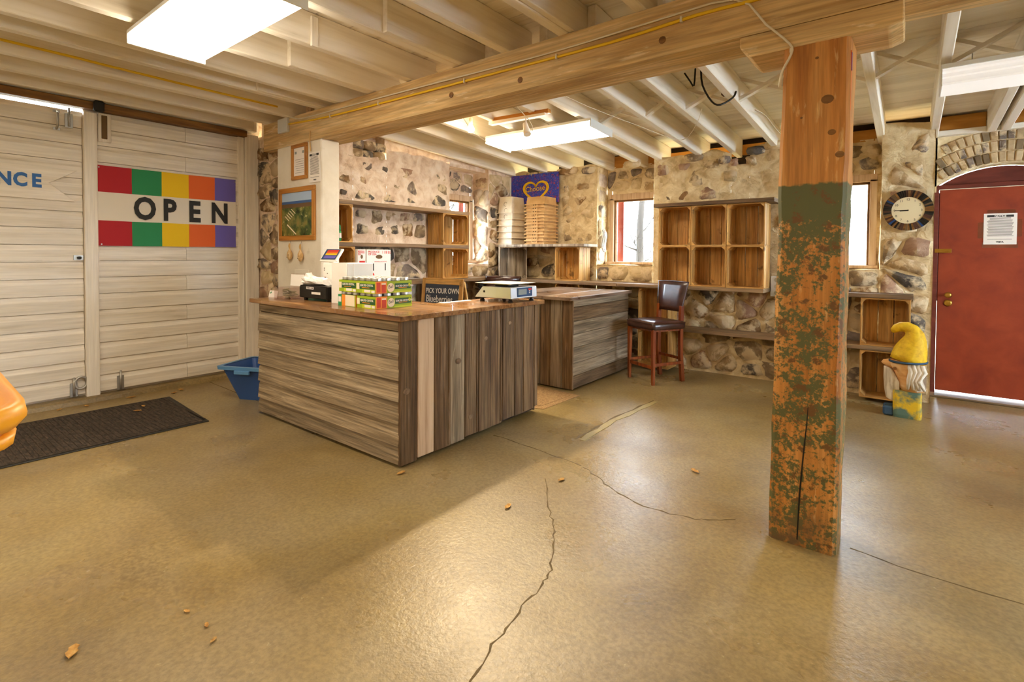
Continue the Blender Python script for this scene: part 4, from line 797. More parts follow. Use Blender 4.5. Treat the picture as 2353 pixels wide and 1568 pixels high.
# left wall unit: worktop, lower board, crates and shelf boards
LWZ = 1.09
o = thing('wall_counter', 'narrow plank worktop along the left stone wall below the produce cartons', 'counter', (0, 0, 0))
box('top_board', 'shelf_y', o, -4.87, -4.50, 2.99, 5.83, LWZ - .04, LWZ, .004); box('lower_board', 'shelf_y', o, -4.86, -4.61, 2.99, 5.15, .58, .615, .004)
for y in (3.02, 4.3, 5.6):
    for x in (-4.84, -4.66): box('leg', 'shelf_z', o, x, x + .05, y, y + .05, 0, LWZ - .04, .004)
crate(.23, .385, .29, (-4.592, 3.115, LWZ), H2, 'wooden crate standing on the left worktop right behind the pillar')
crate(.46, .385, .29, (-4.592, 4.745, LWZ), H2, 'wooden crate standing on the left worktop by the corner window')
S2 = LWZ + .385; 
o = tag(MB().box(-4.88, -4.585, 2.99, 4.985, S2, S2 + .042).build('wall_shelf', 'shelf_y', bev=.004), 'weathered plank shelf across the lower pair of crates on the left wall', 'shelf'); o.name = 'wall_shelf'
S2 += .042
crate(.215, .395, .29, (-4.592, 3.098, S2), H2, 'wooden crate on the plank shelf right behind the pillar, with a green bottle')
crate(.46, .395, .29, (-4.592, 4.745, S2), H2, 'wooden crate on the plank shelf by the corner window')
S1 = S2 + .395
tag(MB().box(-4.88, -4.585, 2.99, 4.99, S1, S1 + .042).build('wall_shelf', 'shelf_y', bev=.004), 'topmost weathered plank shelf on the left stone wall', 'shelf')
o = thing('spray_bottle', 'slim green-capped bottle inside the upper crate beside the pillar', 'bottle', (-4.60, 3.048, S2 + .0125))
MB().lathe([(.018, 0), (.02, .01), (.02, .095), (.012, .108)], n=14).build('bottle_body', 'greenbottle', o, smooth=True); MB().lathe([(.014, .105), (.016, .11), (.013, .16), (.008, .165)], n=14).build('bottle_cap', 'green', o, smooth=True); MB().lathe([(.0205, .03), (.0205, .08)], n=14).build('bottle_label', 'paper', o)
def apple_box(loc, w, d, h, label, red=False):
    """printed face towards +x"""
    o = thing('produce_carton', label, 'box', loc, 0, 'white produce cartons')
    box('carton_body', 'boxwhite', o, -d, 0, 0, w, 0, h, .003)
    text('PRODUCE\nOF USA', .032, 'applered', o, (0, 1, 0), (0, 0, 1), (.001, w * .05, h * .90), 'lettering', ext=.0003, bold=.0006, stretch=1 if w > .2 else .3)
    text('1 1/8 BU', .042, 'applered', o, (0, 1, 0), (0, 0, 1), (.001, w * (.62 if w > .2 else .42), h * .88), 'lettering', ext=.0003, bold=.0006, stretch=.8 if w > .2 else .28)
    MB().prism([(w / 2 + .14 * w * math.cos(t), h * .78 + .022 * math.sin(t)) for t in [k * pi / 7 for k in range(14)]], lambda u, v, dd: (dd, u, v), -.001, .0012).build('hand_hole', 'hillbrown', o)
    text('GROWN & PACKED BY', .016, 'applered', o, (0, 1, 0), (0, 0, 1), (.001, w * .30, h * .62), 'lettering', ext=.0003, stretch=1 if w > .2 else .25)
    for f in (.27, .76): box('vent_slot', 'black', o, -.001, .0012, w * f - .006, w * f + .006, h * .36, h * .58)
    if red: box('printed_panel', 'applered', o, -.001, .001, .02, w * .9, h * .1, h * .66); 
    MB().prism([(w * .2 + .11 * w * math.cos(t), h * .2 + .04 * math.sin(t)) for t in [k * pi / 7 for k in range(14)]], lambda u, v, dd: (dd, u, v), -.001, .0015).build('printed_apple', 'cream' if red else 'applered', o)
    return o
apple_box((-4.56, 3.24, LWZ), .10 + .0, .28, .355, 'white produce carton with a red panel squeezed beside the pillar crate', True)
apple_box((-4.55, 3.347, LWZ), .318, .29, .355, 'white produce carton with a dark hand hole on the left worktop')
apple_box((-4.60, 3.70, .615), .32, .24, .40, 'white produce carton with a red apple under the left worktop')

# back wall worktop, crates and shelves
BZ = 1.05
o = thing('wall_counter', 'plank worktop along the back wall under the six stacked crates', 'counter', (0, 0, 0))
box('top_board', 'shelf_x', o, -4.50, -2.9, 5.87, 6.26, BZ - .042, BZ, .004); box('top_board', 'shelf_x', o, -2.897, -1.208, 5.87, 6.26, BZ - .042, BZ, .004)
for x in (-4.45, -3.2): box('leg', 'crate_z', o, x, x + .07, 6.15, 6.22, 0, BZ - .042, .004)
nm6 = [['left', 'middle', 'right'], ['lower', 'upper']]
for r_ in range(2):
    for k in range(3): crate(.385, .46, .30, (-2.375 + .193 + k * .389, 5.90 + .004 * ((k + r_) % 2), BZ + r_ * .461), 0, '%s row %s crate of the six stacked on the back worktop' % (nm6[1][r_], nm6[0][k]))
tag(MB().box(-2.43, -1.12, 5.87, 6.22, BZ + .922, BZ + .964).build('wall_shelf', 'brown_x', bev=.004), 'dark plank lying on top of the six stacked crates', 'shelf')
crate(.385, .46, .30, (-3.645, 5.90, BZ), 0, 'bright yellow crate under the right end of the plank carrying cardboard trays')
crate(.40, .46, .27, (-4.52, 5.85, BZ), math.radians(43), 'grey weathered crate in the far corner under the cardboard trays', 'greycrate')
tag(MB().box(-4.87, -3.36, 5.85, 6.24, BZ + .461, BZ + .497).build('wall_shelf', 'greycrate', bev=.004), 'grey plank bridging two crates beneath the cardboard trays', 'shelf')
crate(.385, .46, .30, (-3.645, 5.90, .56), 0, 'crate just under the back worktop behind the second counter')
tag(MB().box(-4.3, -2.9, 5.88, 6.2, .52, .56).build('wall_shelf', 'shelf_x', bev=.004), 'lower plank shelf hidden behind the second counter', 'shelf')
crate(.385, .46, .30, (-3.645, 5.90, .058), 0, 'lowest crate standing behind the second counter')
crate(.385, .46, .30, (-2.44, 5.93, .545), 0, 'upper crate under the back worktop directly behind the stool')
crate(.385, .46, .30, (-2.44, 5.93, .04), 0, 'lower crate standing on the floor behind the stool')
tag(MB().box(-2.66, .03, 5.975, 6.26, .502, .544).build('wall_shelf', 'shelf_x', bev=.004), 'long low plank shelf along the back wall at knee height', 'shelf')
crate(.385, .46, .28, (-.175, 5.985, .04), 0, 'lower crate beside the carved gnome')
crate(.385, .46, .28, (-.175, 5.985, .545), 0, 'upper crate above the gnome, left of the red door')
tag(MB().box(-.98, .035, 5.97, 6.26, 1.006, 1.046).build('wall_shelf', 'shelf_x', bev=.004), 'short plank shelf below the window beside the clock', 'shelf')
ob = thing('outlet_box', 'grey metal electrical box with round knockouts beside the six crates', 'outlet box', (0, 0, 0))
box('box_body', 'boxgrey', ob, -1.20, -1.08, 6.17, 6.29, .96, 1.18, .003)
for z in (1.0, 1.07, 1.14): MB().lathe([(.024, 0), (.024, .002), (.021, .003)], n=14).build('knockout', 'zinc', ob, loc=(-1.14, 6.17, z), rot=(pi / 2, 0, 0))
# cardboard trays
def ctray(w, d, h, fl_, m, tab):
    o = thing('cardboard_tray', 'x', 'tray', (0, 0, 0)); a, b = w / 2, d / 2; t = .004
    def rg(s, z, i=0): return [(-a * s + i, -b * s + i, z), (a * s - i, -b * s + i, z), (a * s - i, b * s - i, z), (-a * s + i, b * s - i, z)]
    MB().rings([rg(1.09, -.002), rg(1.085, .012), rg(.965, .016), rg(fl_, h), rg(fl_, h - t, t), rg(.97, .02, t), rg(1.0, 0, t)], cap=False).add(rg(fl_, h), [(0, 1, 2, 3)]).add(rg(fl_, h - t, t), [(3, 2, 1, 0)]).build('tray_body', m, o)
    if tab:
        MB().prism([(-.045, -.045), (.045, -.045), (.05, -.03), (.05, .03), (-.05, .03), (-.05, -.03)], lambda u, v, dd: (u, -b - dd, v + .012), .0, .005).build('tab', m, o)
        for s in (-1, 1): MB().lathe([(.008, 0), (.008, .002)], n=8).build('tab_hole', 'darkgap', o, loc=(s * .018, -b - .005, -.008), rot=(pi / 2, 0, 0))
    else:
        MB().tube([(a * .05 + .03 * math.cos(t_), -b * (1 - (1 - fl_) * .55) - .003, h * .55 + .03 * math.sin(t_)) for t_ in [k * pi / 6 for k in range(1, 11)]], .0022, 5).build('printed_mark', 'hillbrown', o)
    return o
TZ = BZ + .497
OR = ['lowest', 'second from the bottom', 'third from the bottom', 'fourth from the bottom', 'fifth from the bottom', 'sixth from the bottom', 'seventh from the bottom', 'eighth from the bottom', 'ninth from the bottom', 'tenth from the bottom', 'eleventh from the bottom', 'second from the top', 'topmost']
p = ctray(.275, .31, .24, .86, 'cardlight', False)
for k in range(6):
    lb = '%s pale cardboard tray in the tapering left stack' % (OR[k] if k < 5 else OR[12]); loc = (-4.70 + R.uniform(-.008, .008), 6.04 + R.uniform(-.006, .006), TZ + k * .092)
    if k == 0: p.location = loc; p.rotation_euler = (0, 0, -.06); tag(p, lb, None, 'cardboard trays in the left stack')
    else: copy_tree(p, None, loc, -.06 + R.uniform(-.03, .03), lb, 'cardboard trays in the left stack')
p = ctray(.315, .32, .11, .92, 'card', True)
for k in range(13):
    lb = '%s tan cardboard tray with a punched tab in the right stack' % OR[k]; loc = (-4.165 + R.uniform(-.007, .007), 6.04, TZ + k * .0465)
    if k == 0: p.location = loc; p.rotation_euler = (0, 0, -.03); tag(p, lb, None, 'cardboard trays in the right stack')
    else: copy_tree(p, None, loc, -.03 + R.uniform(-.03, .03), lb, 'cardboard trays in the right stack')
o = thing('painted_sign', 'blue speckled canvas with a yellow heart and the word Choose', 'painting', (0, BY - .05, 0))
box('canvas', 'painting', o, -4.86, -4.0, -.02, 0, 2.16, 2.60, .004)
hp = [(.155 * math.sin(t) ** 3, (.13 * math.cos(t) - .05 * math.cos(2 * t) - .02 * math.cos(3 * t) - .01 * math.cos(4 * t))) for t in [k * pi / 16 for k in range(32)]]
for s in (1.32, 1.46): MB().tube([(-4.40 + u * s, -.024, 2.345 + v * s * .8) for u, v in hp + hp[:1]], .010, 5, cap=False).build('heart', 'yellow', o)
text('Choose', .112, 'yellow', o, (1, 0, .05), (0, 0, 1), (-4.59, -.022, 2.335), 'lettering', ext=.001)
box('side_strip', 'white_z', o, -4.885, -4.865, -.03, .0, 2.2, 2.58)
o = thing('wire_coil', 'coil of clear plastic-wrapped wire hanging in the window niche', 'coil', (-3.36, 6.40, 1.60))
for k in range(7):
    a = .035 + .006 * (k % 3); b = .13 + .012 * (k % 4); y0 = -.04 + .013 * k
    MB().tube([(.012 * (k % 2) + .01 * math.sin(3 * t), y0 + a * math.cos(t) * .6, b * math.sin(t)) for t in [j * pi / 9 for j in range(19)]], .004, 5, cap=False).build('wire_loop', 'zinc' if k % 3 else 'whiteplastic', o, smooth=True)
MB().tube([(-.02, 0, .13), (-.03, 0, .30), (-.04, 0, .52)], .004, 5).build('hanging_wire', 'whiteplastic', o)

# ---- bar stools
def stool(loc, rz, label):
    o = thing('bar_stool', label, 'stool', loc, rz, 'leather bar stools'); a = .20
    for sx in (-1, 1):      # front legs at -y, back legs at +y running up into the backrest
        MB().rings([[(sx * a - .015, -a - .015, 0), (sx * a + .015, -a - .015, 0), (sx * a + .015, -a + .015, 0), (sx * a - .015, -a + .015, 0)], [(sx * a - .021, -a - .021, .60), (sx * a + .021, -a - .021, .60), (sx * a + .021, -a + .021, .60), (sx * a - .021, -a + .021, .60)]]).build('leg', 'cherry', o, bev=.002)
        yy = [(a + .03, 0), (a, .30), (a, .66), (a + .01, .84)]
        MB().rings([[(sx * (a - .02) - .018, y - .022, z), (sx * (a - .02) + .018, y - .022, z), (sx * (a - .02) + .018, y + .022, z), (sx * (a - .02) - .018, y + .022, z)] for y, z in yy]).build('leg', 'cherry', o)
        MB().box(sx * a - .010, sx * a + .010, -a + .015, a + .01, .20, .232).build('stretcher', 'cherry', o, bev=.002)
    MB().box(-a + .018, a - .018, -a - .010, -a + .010, .17, .205).build('footrest', 'cherry', o, bev=.002); MB().box(-a + .018, a - .018, a - .0, a + .02, .24, .27).build('stretcher', 'cherry', o, bev=.002)
    MB().box(-a + .015, a - .015, -a + .02, a - .02, .57, .60).build('apron', 'cherry', o)
    s = MB().rings([rr_(.225, .222, .03, .595, 3), rr_(.235, .232, .035, .61, 3), rr_(.235, .232, .035, .655, 3), rr_(.222, .22, .04, .675, 3), rr_(.15, .15, .05, .688, 3), rr_(.05, .05, .02, .692, 3)]).build('seat', 'leather', o, smooth=True)
    MB().tube([(x, y, .662) for x, y, z in rr_(.236, .233, .036, 0, 3)] + [(.236, .197, .662)], .004, 5, cap=False).build('piping', 'leather', s)
    rs = []
    for k in range(7):
        t = k / 6; z = .775 + .335 * t; hw = .185 + .05 * t; yc = .205 + .055 * t; th = .032 * (1 - .25 * abs(2 * t - 1)); bow = .02
        row = [(-hw + .012, yc - th * .5 - bow * .0, z), (-hw * .5, yc - th + bow * .6, z), (0, yc - th + bow * .8, z), (hw * .5, yc - th + bow * .6, z), (hw - .012, yc - th * .5, z), (hw, yc, z), (hw - .012, yc + th * .6, z), (0, yc + th + bow, z), (-hw + .012, yc + th * .6, z), (-hw, yc, z)]
        rs.append(row)
    bk = MB().rings(rs).build('backrest', 'leather', o, smooth=True)
    MB().tube([(-.187, .19, .78), (-.236, .245, 1.105), (0, .25, 1.112), (.236, .245, 1.105), (.187, .19, .78)], .005, 5).build('piping', 'leather', bk)
    return o
st = stool((-2.245, 5.535, 0), math.radians(-27), 'dark brown leather bar stool standing at the end of the second counter')
s2 = copy_tree(st, None, (-4.44, 5.52, 0), math.radians(219), 'bar stool behind the scale, only its dark backrest showing')

# ---- things on the front counter
K = 1.0
o = thing('card_holder', 'small white card standing on the far left end of the counter', 'card', (-4.52, 2.31, K), .1)
MB().hexa([(-.06, 0, 0), (.06, 0, 0), (.06, .004, 0), (-.06, .004, 0)], [(-.06, .015, .062), (.06, .015, .062), (.06, .019, .062), (-.06, .019, .062)]).build('card', 'paper', o); box('card_foot', 'acrylic', o, -.06, .06, 0, .03, 0, .003)
MB().hexa([(-.045, .006, .036), (-.03, .006, .036), (-.03, .008, .036), (-.045, .008, .036)], [(-.035, .0115, .052), (-.025, .0115, .052), (-.025, .013, .052), (-.035, .013, .052)]).build('card_mark', 'green', o)
o = thing('donation_box', 'clear acrylic box of folded banknotes with its lid open', 'box', (-4.29, 2.345, K), .12)
for a in ((-.1, .1, -.08, -.077), (-.1, .1, .077, .08), (-.1, -.097, -.077, .077), (.097, .1, -.077, .077)): box('box_wall', 'acrylic', o, a[0], a[1], a[2], a[3], 0, .105)
box('box_floor', 'acrylic', o, -.1, .1, -.08, .08, 0, .003)
MB().hexa([(-.1, .08, .105), (.1, .08, .105), (.1, .083, .107), (-.1, .083, .107)], [(-.13, .11, .215), (.07, .11, .215), (.07, .113, .217), (-.13, .113, .217)]).build('lid', 'acrylic', o)
MB().hexa([(-.095, .078, .11), (.095, .078, .11), (.095, .079, .11), (-.095, .079, .11)], [(-.122, .105, .21), (.062, .105, .21), (.062, .106, .21), (-.122, .106, .21)]).build('lid_paper', 'paper', o)
for k in range(14):
    x, y, z = R.uniform(-.06, .06), R.uniform(-.045, .045), .012 + .005 * k; a = R.uniform(0, 3.1); tt = R.uniform(-.5, .5)
    b_ = thing('banknote', 'folded banknote inside the clear donation box', 'banknote', (x * .8 - 4.29, y + 2.345, K + z), a, 'banknotes in the donation box')
    MB().hexa([(-.032, -.016, -.006 * tt), (.032, -.016, .02 * tt), (.032, .016, .02 * tt), (-.032, .016, -.006 * tt)], [(-.032, -.016, .003 - .006 * tt), (.032, -.016, .003 + .02 * tt), (.032, .016, .003 + .02 * tt), (-.032, .016, .003 - .006 * tt)]).build('note_half', 'bill', b_)
    MB().hexa([(.030, -.016, .004 + .02 * tt), (-.026, -.016, .016), (-.026, .016, .016), (.030, .016, .004 + .02 * tt)], [(.030, -.016, .006 + .02 * tt), (-.026, -.016, .018), (-.026, .016, .018), (.030, .016, .006 + .02 * tt)]).build('note_half', 'bill', b_)
o = thing('teal_basket', 'small teal plastic basket between the clear box and the cash drawer', 'basket', (-4.27, 2.60, K), 0)
MB().rings([rr_(.075, .075, .01, .0, 2), rr_(.085, .085, .012, .125, 2), rr_(.082, .082, .012, .125, 2), rr_(.07, .07, .01, .01, 2)]).build('basket_body', 'teal', o); MB().rings([rr_(.084, .084, .012, .112, 2), rr_(.094, .094, .014, .115, 2), rr_(.094, .094, .014, .13, 2), rr_(.082, .082, .012, .13, 2)], cap=False).build('basket_rim', 'teal', o)
for k in range(5): MB().tube([(-.05 + .02 * k, -.02 + .01 * k, .02), (-.075 + .045 * k, -.04, .15 + .006 * (k % 2))], .006, 6).build('rubber_band', 'straw' if k % 2 else 'jamred', o)
o = thing('cash_drawer', 'black steel cash drawer with white stickers', 'cash drawer', (-3.945, 2.36, K))
box('drawer_body', 'darkmetal', o, -.205, .205, .004, .39, .022, .128, .004); box('drawer_front', 'black', o, -.20, .20, -.004, .006, .026, .118, .003)
box('sticker', 'paper', o, -.09, .02, -.0055, -.0035, .098, .118); box('slip_window', 'darkmetal', o, -.02, .14, -.0065, -.003, .05, .088, .002); box('slip', 'paper', o, -.005, .125, -.008, -.006, .058, .078)
for k in range(5): box('sticker_print', 'ink', o, -.08 + .02 * k, -.07 + .02 * k, -.0065, -.005, .102, .114)
for sx in (-1, 1):
    for y in (.04, .35): MB().lathe([(.016, 0), (.018, .012), (.016, .022)], n=10).build('foot', 'black', o, loc=(sx * .17, y, 0))
o = thing('paper_bags', 'loose pile of crumpled white paper bags on the cash drawer', 'bag', (-4.0, 2.44, K + .128), .1)
vs = []; rs = []
for k in range(9):
    t = k / 8; row = []
    for j in range(12):
        a = 2 * pi * j / 12; rx = .055 * (1 - .2 * t); x = -.13 + .27 * t
        row.append((x + .012 * noise.noise((j, k, 1)), rx * math.cos(a) * (1.3 + .4 * noise.noise((j * .9, k * .8, 4))), max(.0, .042 - .012 * t + (.04 - .01 * t) * math.sin(a) * (1 + .5 * noise.noise((j * .7, k, 9))))))
    rs.append(row)
MB().rings(rs).build('bag', 'crumple', o)
MB().add([(-.14, -.05, .0), (-.10, .05, .0), (-.15, -.01, .10), (-.09, -.03, .085), (-.12, .03, .105), (-.05, .0, .05)], [(0, 1, 4, 2), (1, 5, 4), (0, 2, 3, 5), (2, 4, 3), (3, 4, 5), (0, 5, 1)]).build('bag_mouth', 'crumple', o)
o = thing('payment_terminal', 'white payment terminal with a tilted screen of rainbow stripes', 'terminal', (-4.055, 2.62, K + .128), .25); o.scale = (1.15, 1.15, 1.15)
MB().rings([rr_(.05, .06, .012, 0, 3), rr_(.05, .06, .012, .155, 3), rr_(.044, .054, .01, .165, 3)]).build('printer_body', 'whiteplastic', o)
for k, (x, z) in enumerate(((-.03, .12), (-.03, .105), (.0, .08), (-.03, .05), (-.018, .05), (-.018, .038))): box('icon', 'applered' if k == 3 else 'inkgrey', o, x, x + .008, -.0612, -.059, z, z + .008)
tb = MB().hexa([(-.09, -.05, .18), (.08, -.05, .18), (.08, -.035, .17), (-.09, -.035, .17)], [(-.09, -.02 + .05, .275), (.08, .03, .275), (.08, .045, .265), (-.09, .045, .265)]).build('tablet', 'whiteplastic', o, bev=.005)
def scr(u, v, d): return (-.082 + .155 * u, -.05 + .08 * v - .0075 * d / .01, .18 + .095 * v + .0063 * d / .01 )
MB().prism([(.06, .1), (.94, .1), (.94, .9), (.06, .9)], scr, .003, .0065).build('screen', 'screenblue', tb)
for k, m in enumerate(('yellow', 'orange', 'applered')): MB().prism([(.18, .42 + k * .14), (.9, .42 + k * .14), (.9, .55 + k * .14), (.18, .55 + k * .14)], scr, .0065, .0075).build('screen_stripe', m, tb)
MB().prism([(.18, .15), (.9, .15), (.9, .38), (.18, .38)], scr, .0065, .0075).build('screen_stripe', 'violet', tb)
MB().box(-.03, .02, -.01, .04, .163, .235).build('tablet_arm', 'whiteplastic', o, bev=.004)
o = thing('white_carton', 'tall shrink-wrapped white carton standing behind the jar trays', 'box', (-3.595, 2.50, K))
box('carton_body', 'shrinkwrap', o, -.105, .105, -.115, .125, 0, .325, .004); box('carton_flap', 'shrinkwrap', o, -.105, .105, -.121, -.116, .0, .327, .001); box('folded_wrap', 'shrinkwrap', o, .106, .11, -.06, .124, .0, .322, .001)
# jar trays
def jar_tray(loc, label, lidlab, style):
    o = thing('jar_tray', label, 'jar tray', loc, 0, 'shrink-wrapped trays of jars'); a, b, h = .222, .338, .088
    for q in ((0, a, 0, .003), (0, a, b - .003, b), (0, .003, .003, b - .003), (a - .003, a, .003, b - .003)): box('tray_wall', 'lime', o, q[0], q[1], q[2], q[3], 0, h)
    box('tray_floor', 'card', o, .003, a - .003, .003, b - .003, 0, .003)
    def F(nm, m, u0, u1, v0, v1, d=.001): box(nm, m, o, a * u0, a * u1, -d, 0, h * v0, h * v1)           # front face
    def S(nm, m, u0, u1, v0, v1, d=.001): box(nm, m, o, a, a + d, b * u0, b * u1, h * v0, h * v1)         # right face
    if style == 'back':
        F('print_panel', 'green', 0, .2, 0, 1); F('print_panel', 'jamorange', .22, .42, 0, 1); F('print_panel', 'cream', .42, .95, .04, .98, .0015); F('logo_patch', 'paper', .02, .18, .35, .8, .0015)
    else:
        F('print_panel', 'jargreen', .14, .97, .34, .80, .0013); F('print_panel', 'limelight', .3, .97, 0, .30, .0012); F('price_label', 'paper', .42, .75, .08, .3, .0016); F('barcode', 'paper', .80, .97, .06, .25, .0016); F('logo_patch', 'cream', -.0, .16, .3, .82, .0016); F('print_panel', 'jamorange', .3, .7, .43, .48, .0016)
        text('QUILTED CRYSTAL', .020, 'paper', o, (1, 0, 0), (0, 0, 1), (a * .2, -.0018, h * .58), 'lettering', ext=.0002, bold=.0006, stretch=.9)
    S('print_panel', 'jamorange', 0, .30, 0, 1, .0011); S('printed_jar', 'jamred', .03, .13, .1, .92, .0016); S('printed_jar', 'jamred', .16, .27, .06, .72, .0016); S('printed_lid', 'cream', .16, .27, .72, .85, .0017); S('print_panel', 'jargreen', .52, .97, .30, .78, .0013); S('print_panel', 'limelight', .5, 1, 0, .14, .0012)
    MB().prism([(b * .41 + .033 * math.cos(t), h * .45 + .033 * math.sin(t)) for t in [k * pi / 7 for k in range(14)]], lambda u, v, d: (d, u, v), a, a + .0018).build('logo_patch', 'cream', o)
    text('Ball', .034, 'ink', o, (0, 1, .15), (0, 0, 1), (a + .002, b * .335, h * .37), 'lettering', ext=.0002); text('QUILTED CRYSTAL JARS', .0165, 'paper', o, (0, 1, 0), (0, 0, 1), (a + .0018, b * .535, h * .50), 'lettering', ext=.0002, bold=.0005, stretch=.95); S('print_panel', 'jamorange', .62, .86, .39, .43, .0017)
    MB().prism([(b * .93 + .012 * math.cos(t), h * .6 + .014 * math.sin(t)) for t in [k * pi / 5 for k in range(10)]], lambda u, v, d: (d, u, v), a, a + .002).build('rosette', 'limelight', o)
    jars(o, loc, lidlab)
    return o
JAR = []
def jars(o, loc, lab):
    for i in range(3):
        for j in range(4):
            p = (loc[0] + .038 + i * .073, loc[1] + .043 + j * .084, loc[2] + .003)
            lb = '%s %s' % (lab, ('in the %s row' % ('front', 'second', 'third', 'rear')[j]) + ', ' + ('left', 'middle', 'right')[i])
            if not JAR:
                q = thing('mason_jar', lb, 'jar', p, 0, 'glass jars in trays'); JAR.append(q)
                MB().lathe([(.028, 0), (.033, .006), (.034, .06), (.030, .078), (.029, .088)], n=14).build('jar_glass', 'jarglass', q, smooth=True); MB().lathe([(.032, .086), (.0335, .088), (.0335, .105), (.031, .108)], n=16).build('jar_lid', 'steel', q)
            else: copy_tree(JAR[0], None, p, 0, lb, 'glass jars in trays')
TT = .111
jar_tray((-3.478, 2.295, K), 'lower left green jar tray with a cream back panel', 'silver-lidded glass jar in the lower left green tray', 'back')
jar_tray((-3.246, 2.300, K), 'lower right green jar tray at the front of the stack', 'silver-lidded glass jar in the lower right green tray', 'front')
jar_tray((-3.474, 2.300, K + TT), 'upper left green jar tray beside the white carton', 'silver-lidded glass jar in the upper left green tray', 'front')
jar_tray((-3.244, 2.296, K + TT), 'upper right green jar tray at the top front of the stack', 'silver-lidded glass jar in the upper right green tray', 'front')
# scale
o = thing('bench_scale', 'stainless steel bench scale with a blue display panel on the counter', 'scale', (-2.775, 3.49, K))
MB().hexa([(-.20, -.185, .032), (.20, -.185, .032), (.20, .185, .032), (-.20, .185, .032)], [(-.11, -.185, .128), (.195, -.185, .128), (.195, .185, .128), (-.11, .185, .128)]).build('scale_body', 'steel', o, bev=.004)
for x in (-.14, .165):
    for y in (-.15, .15): MB().lathe([(.020, 0), (.022, .01), (.014, .018), (.016, .026), (.01, .034)], n=12).build('foot', 'knob', o, loc=(x, y, 0))
MB().box(-.20, .19, -.18, .18, .152, .158).build('pan', 'steel', o, bev=.002); MB().box(-.06, .08, -.08, .08, .126, .153).build('pan_support', 'darkmetal', o, bev=.004)
for s in (-1, 1): MB().hexa([(-.15, s * .12 - .01, .146), (.15, s * .12 - .01, .146), (.15, s * .12 + .01, .146), (-.15, s * .12 + .01, .146)], [(-.15, s * .12 - .01, .152), (.15, s * .12 - .01, .152), (.15, s * .12 + .01, .152), (-.15, s * .12 + .01, .152)]).build('pan_rail', 'zinc', o)
dp = box('display_panel', 'screenblue', o, .196, .201, -.10, .115, .045, .122, .002)
box('screen', 'lcd', dp, .2005, .2025, -.085, .03, .062, .108); box('brand_patch', 'applered', dp, .2005, .2025, .055, .10, .098, .112)
for z in (.07, .085): box('button', 'paper', dp, .2005, .2025, .065, .08, z, z + .009)
MB().lathe([(.010, 0), (.010, .002)], n=12).build('level_port', 'black', o, loc=(-.09, -.186, .085), rot=(pi / 2, 0, 0))
tag(MB().prism([(-3.05, 2.94), (-2.985, 2.95), (-2.985, 3.28), (-3.045, 3.30)], lambda u, v, d: (u, v, d), K, K + .002).build('paper_sheet', 'paper'), 'strip of white paper lying along the inner counter edge before the scale', 'paper')
# chalkboard easel
o = thing('chalkboard_easel', 'wood-framed chalkboard easel reading PICK YOUR OWN Blueberries', 'chalkboard', (-4.145, 4.06, 0), 0)
a = .295
for s in (-1, 1): MB().hexa([(s * a - .026, -.10, 0), (s * a + .026, -.10, 0), (s * a + .026, -.08, 0), (s * a - .026, -.08, 0)], [(s * a - .026, .0, 1.125), (s * a + .026, .0, 1.125), (s * a + .026, .02, 1.125), (s * a - .026, .02, 1.125)]).build('frame_stile', 'crate_z', o, bev=.002)
yz = lambda z: -.10 + .0889 * z
for za, zb_ in ((1.06, 1.125), (.30, .36)): MB().hexa([(-a + .026, yz(za), za), (a - .026, yz(za), za), (a - .026, yz(za) + .02, za), (-a + .026, yz(za) + .02, za)], [(-a + .026, yz(zb_), zb_), (a - .026, yz(zb_), zb_), (a - .026, yz(zb_) + .02, zb_), (-a + .026, yz(zb_) + .02, zb_)]).build('frame_rail', 'crate_x', o, bev=.002)
MB().hexa([(-a + .026, yz(.36) + .006, .36), (a - .026, yz(.36) + .006, .36), (a - .026, yz(.36) + .014, .36), (-a + .026, yz(.36) + .014, .36)], [(-a + .026, yz(1.06) + .006, 1.06), (a - .026, yz(1.06) + .006, 1.06), (a - .026, yz(1.06) + .014, 1.06), (-a + .026, yz(1.06) + .014, 1.06)]).build('slate', 'slate', o)
text('PICK YOUR OWN', .082, 'chalk', o, (1, 0, .02), (0, .0889, 1), (-.255, yz(.955) + .003, .955), 'lettering', ext=.0004, bold=.0008, stretch=.80)
text('Blueberries', .115, 'chalk', o, (1, 0, .01), (0, .0889, 1), (-.245, yz(.855) + .003, .855), 'lettering', ext=.0004, bold=.0004, stretch=.80)
for s in (-1, 1): MB().hexa([(s * a - .02, .30, 0), (s * a + .02, .30, 0), (s * a + .02, .32, 0), (s * a - .02, .32, 0)], [(s * a - .02, .022, 1.10), (s * a + .02, .022, 1.10), (s * a + .02, .042, 1.10), (s * a - .02, .042, 1.10)]).build('rear_leg', 'crate_z', o)

# ---- clock
o = thing('wall_clock', 'round wall clock with a rim of dark wooden staves on the stone pier', 'clock', (-.022, BY - .035, 1.850)); o.rotation_euler = (pi / 2, 0, 0)
NS = 64; cm = ['darkmetal', 'brownbox', 'hillbrown', 'rail_x', 'navy', 'black']
for k in range(NS):
    t0, t1 = 2 * pi * k / NS, 2 * pi * (k + .96) / NS
    MB().prism([(r * math.cos(t), r * math.sin(t)) for r, t in ((.128, t0), (.195, t0), (.195, t1), (.128, t1))], lambda u, v, d: (u, v, d), 0, .022 + .002 * (k % 2)).build('stave', R.choices(cm, [4, 3, 2, 3, 1.5, 2])[0], o)
MB().lathe([(.133, 0), (.133, .016), (.13, .018)], n=40).build('clock_face', 'clockface', o)
for h in range(12):
    t = pi / 2 - h * pi / 6; text(str(h or 12), .030, 'ink', o, (1, 0, 0), (0, 1, 0), (.104 * math.cos(t), .104 * math.sin(t) - .010, .019), 'numeral', ext=.0003, align='CENTER')
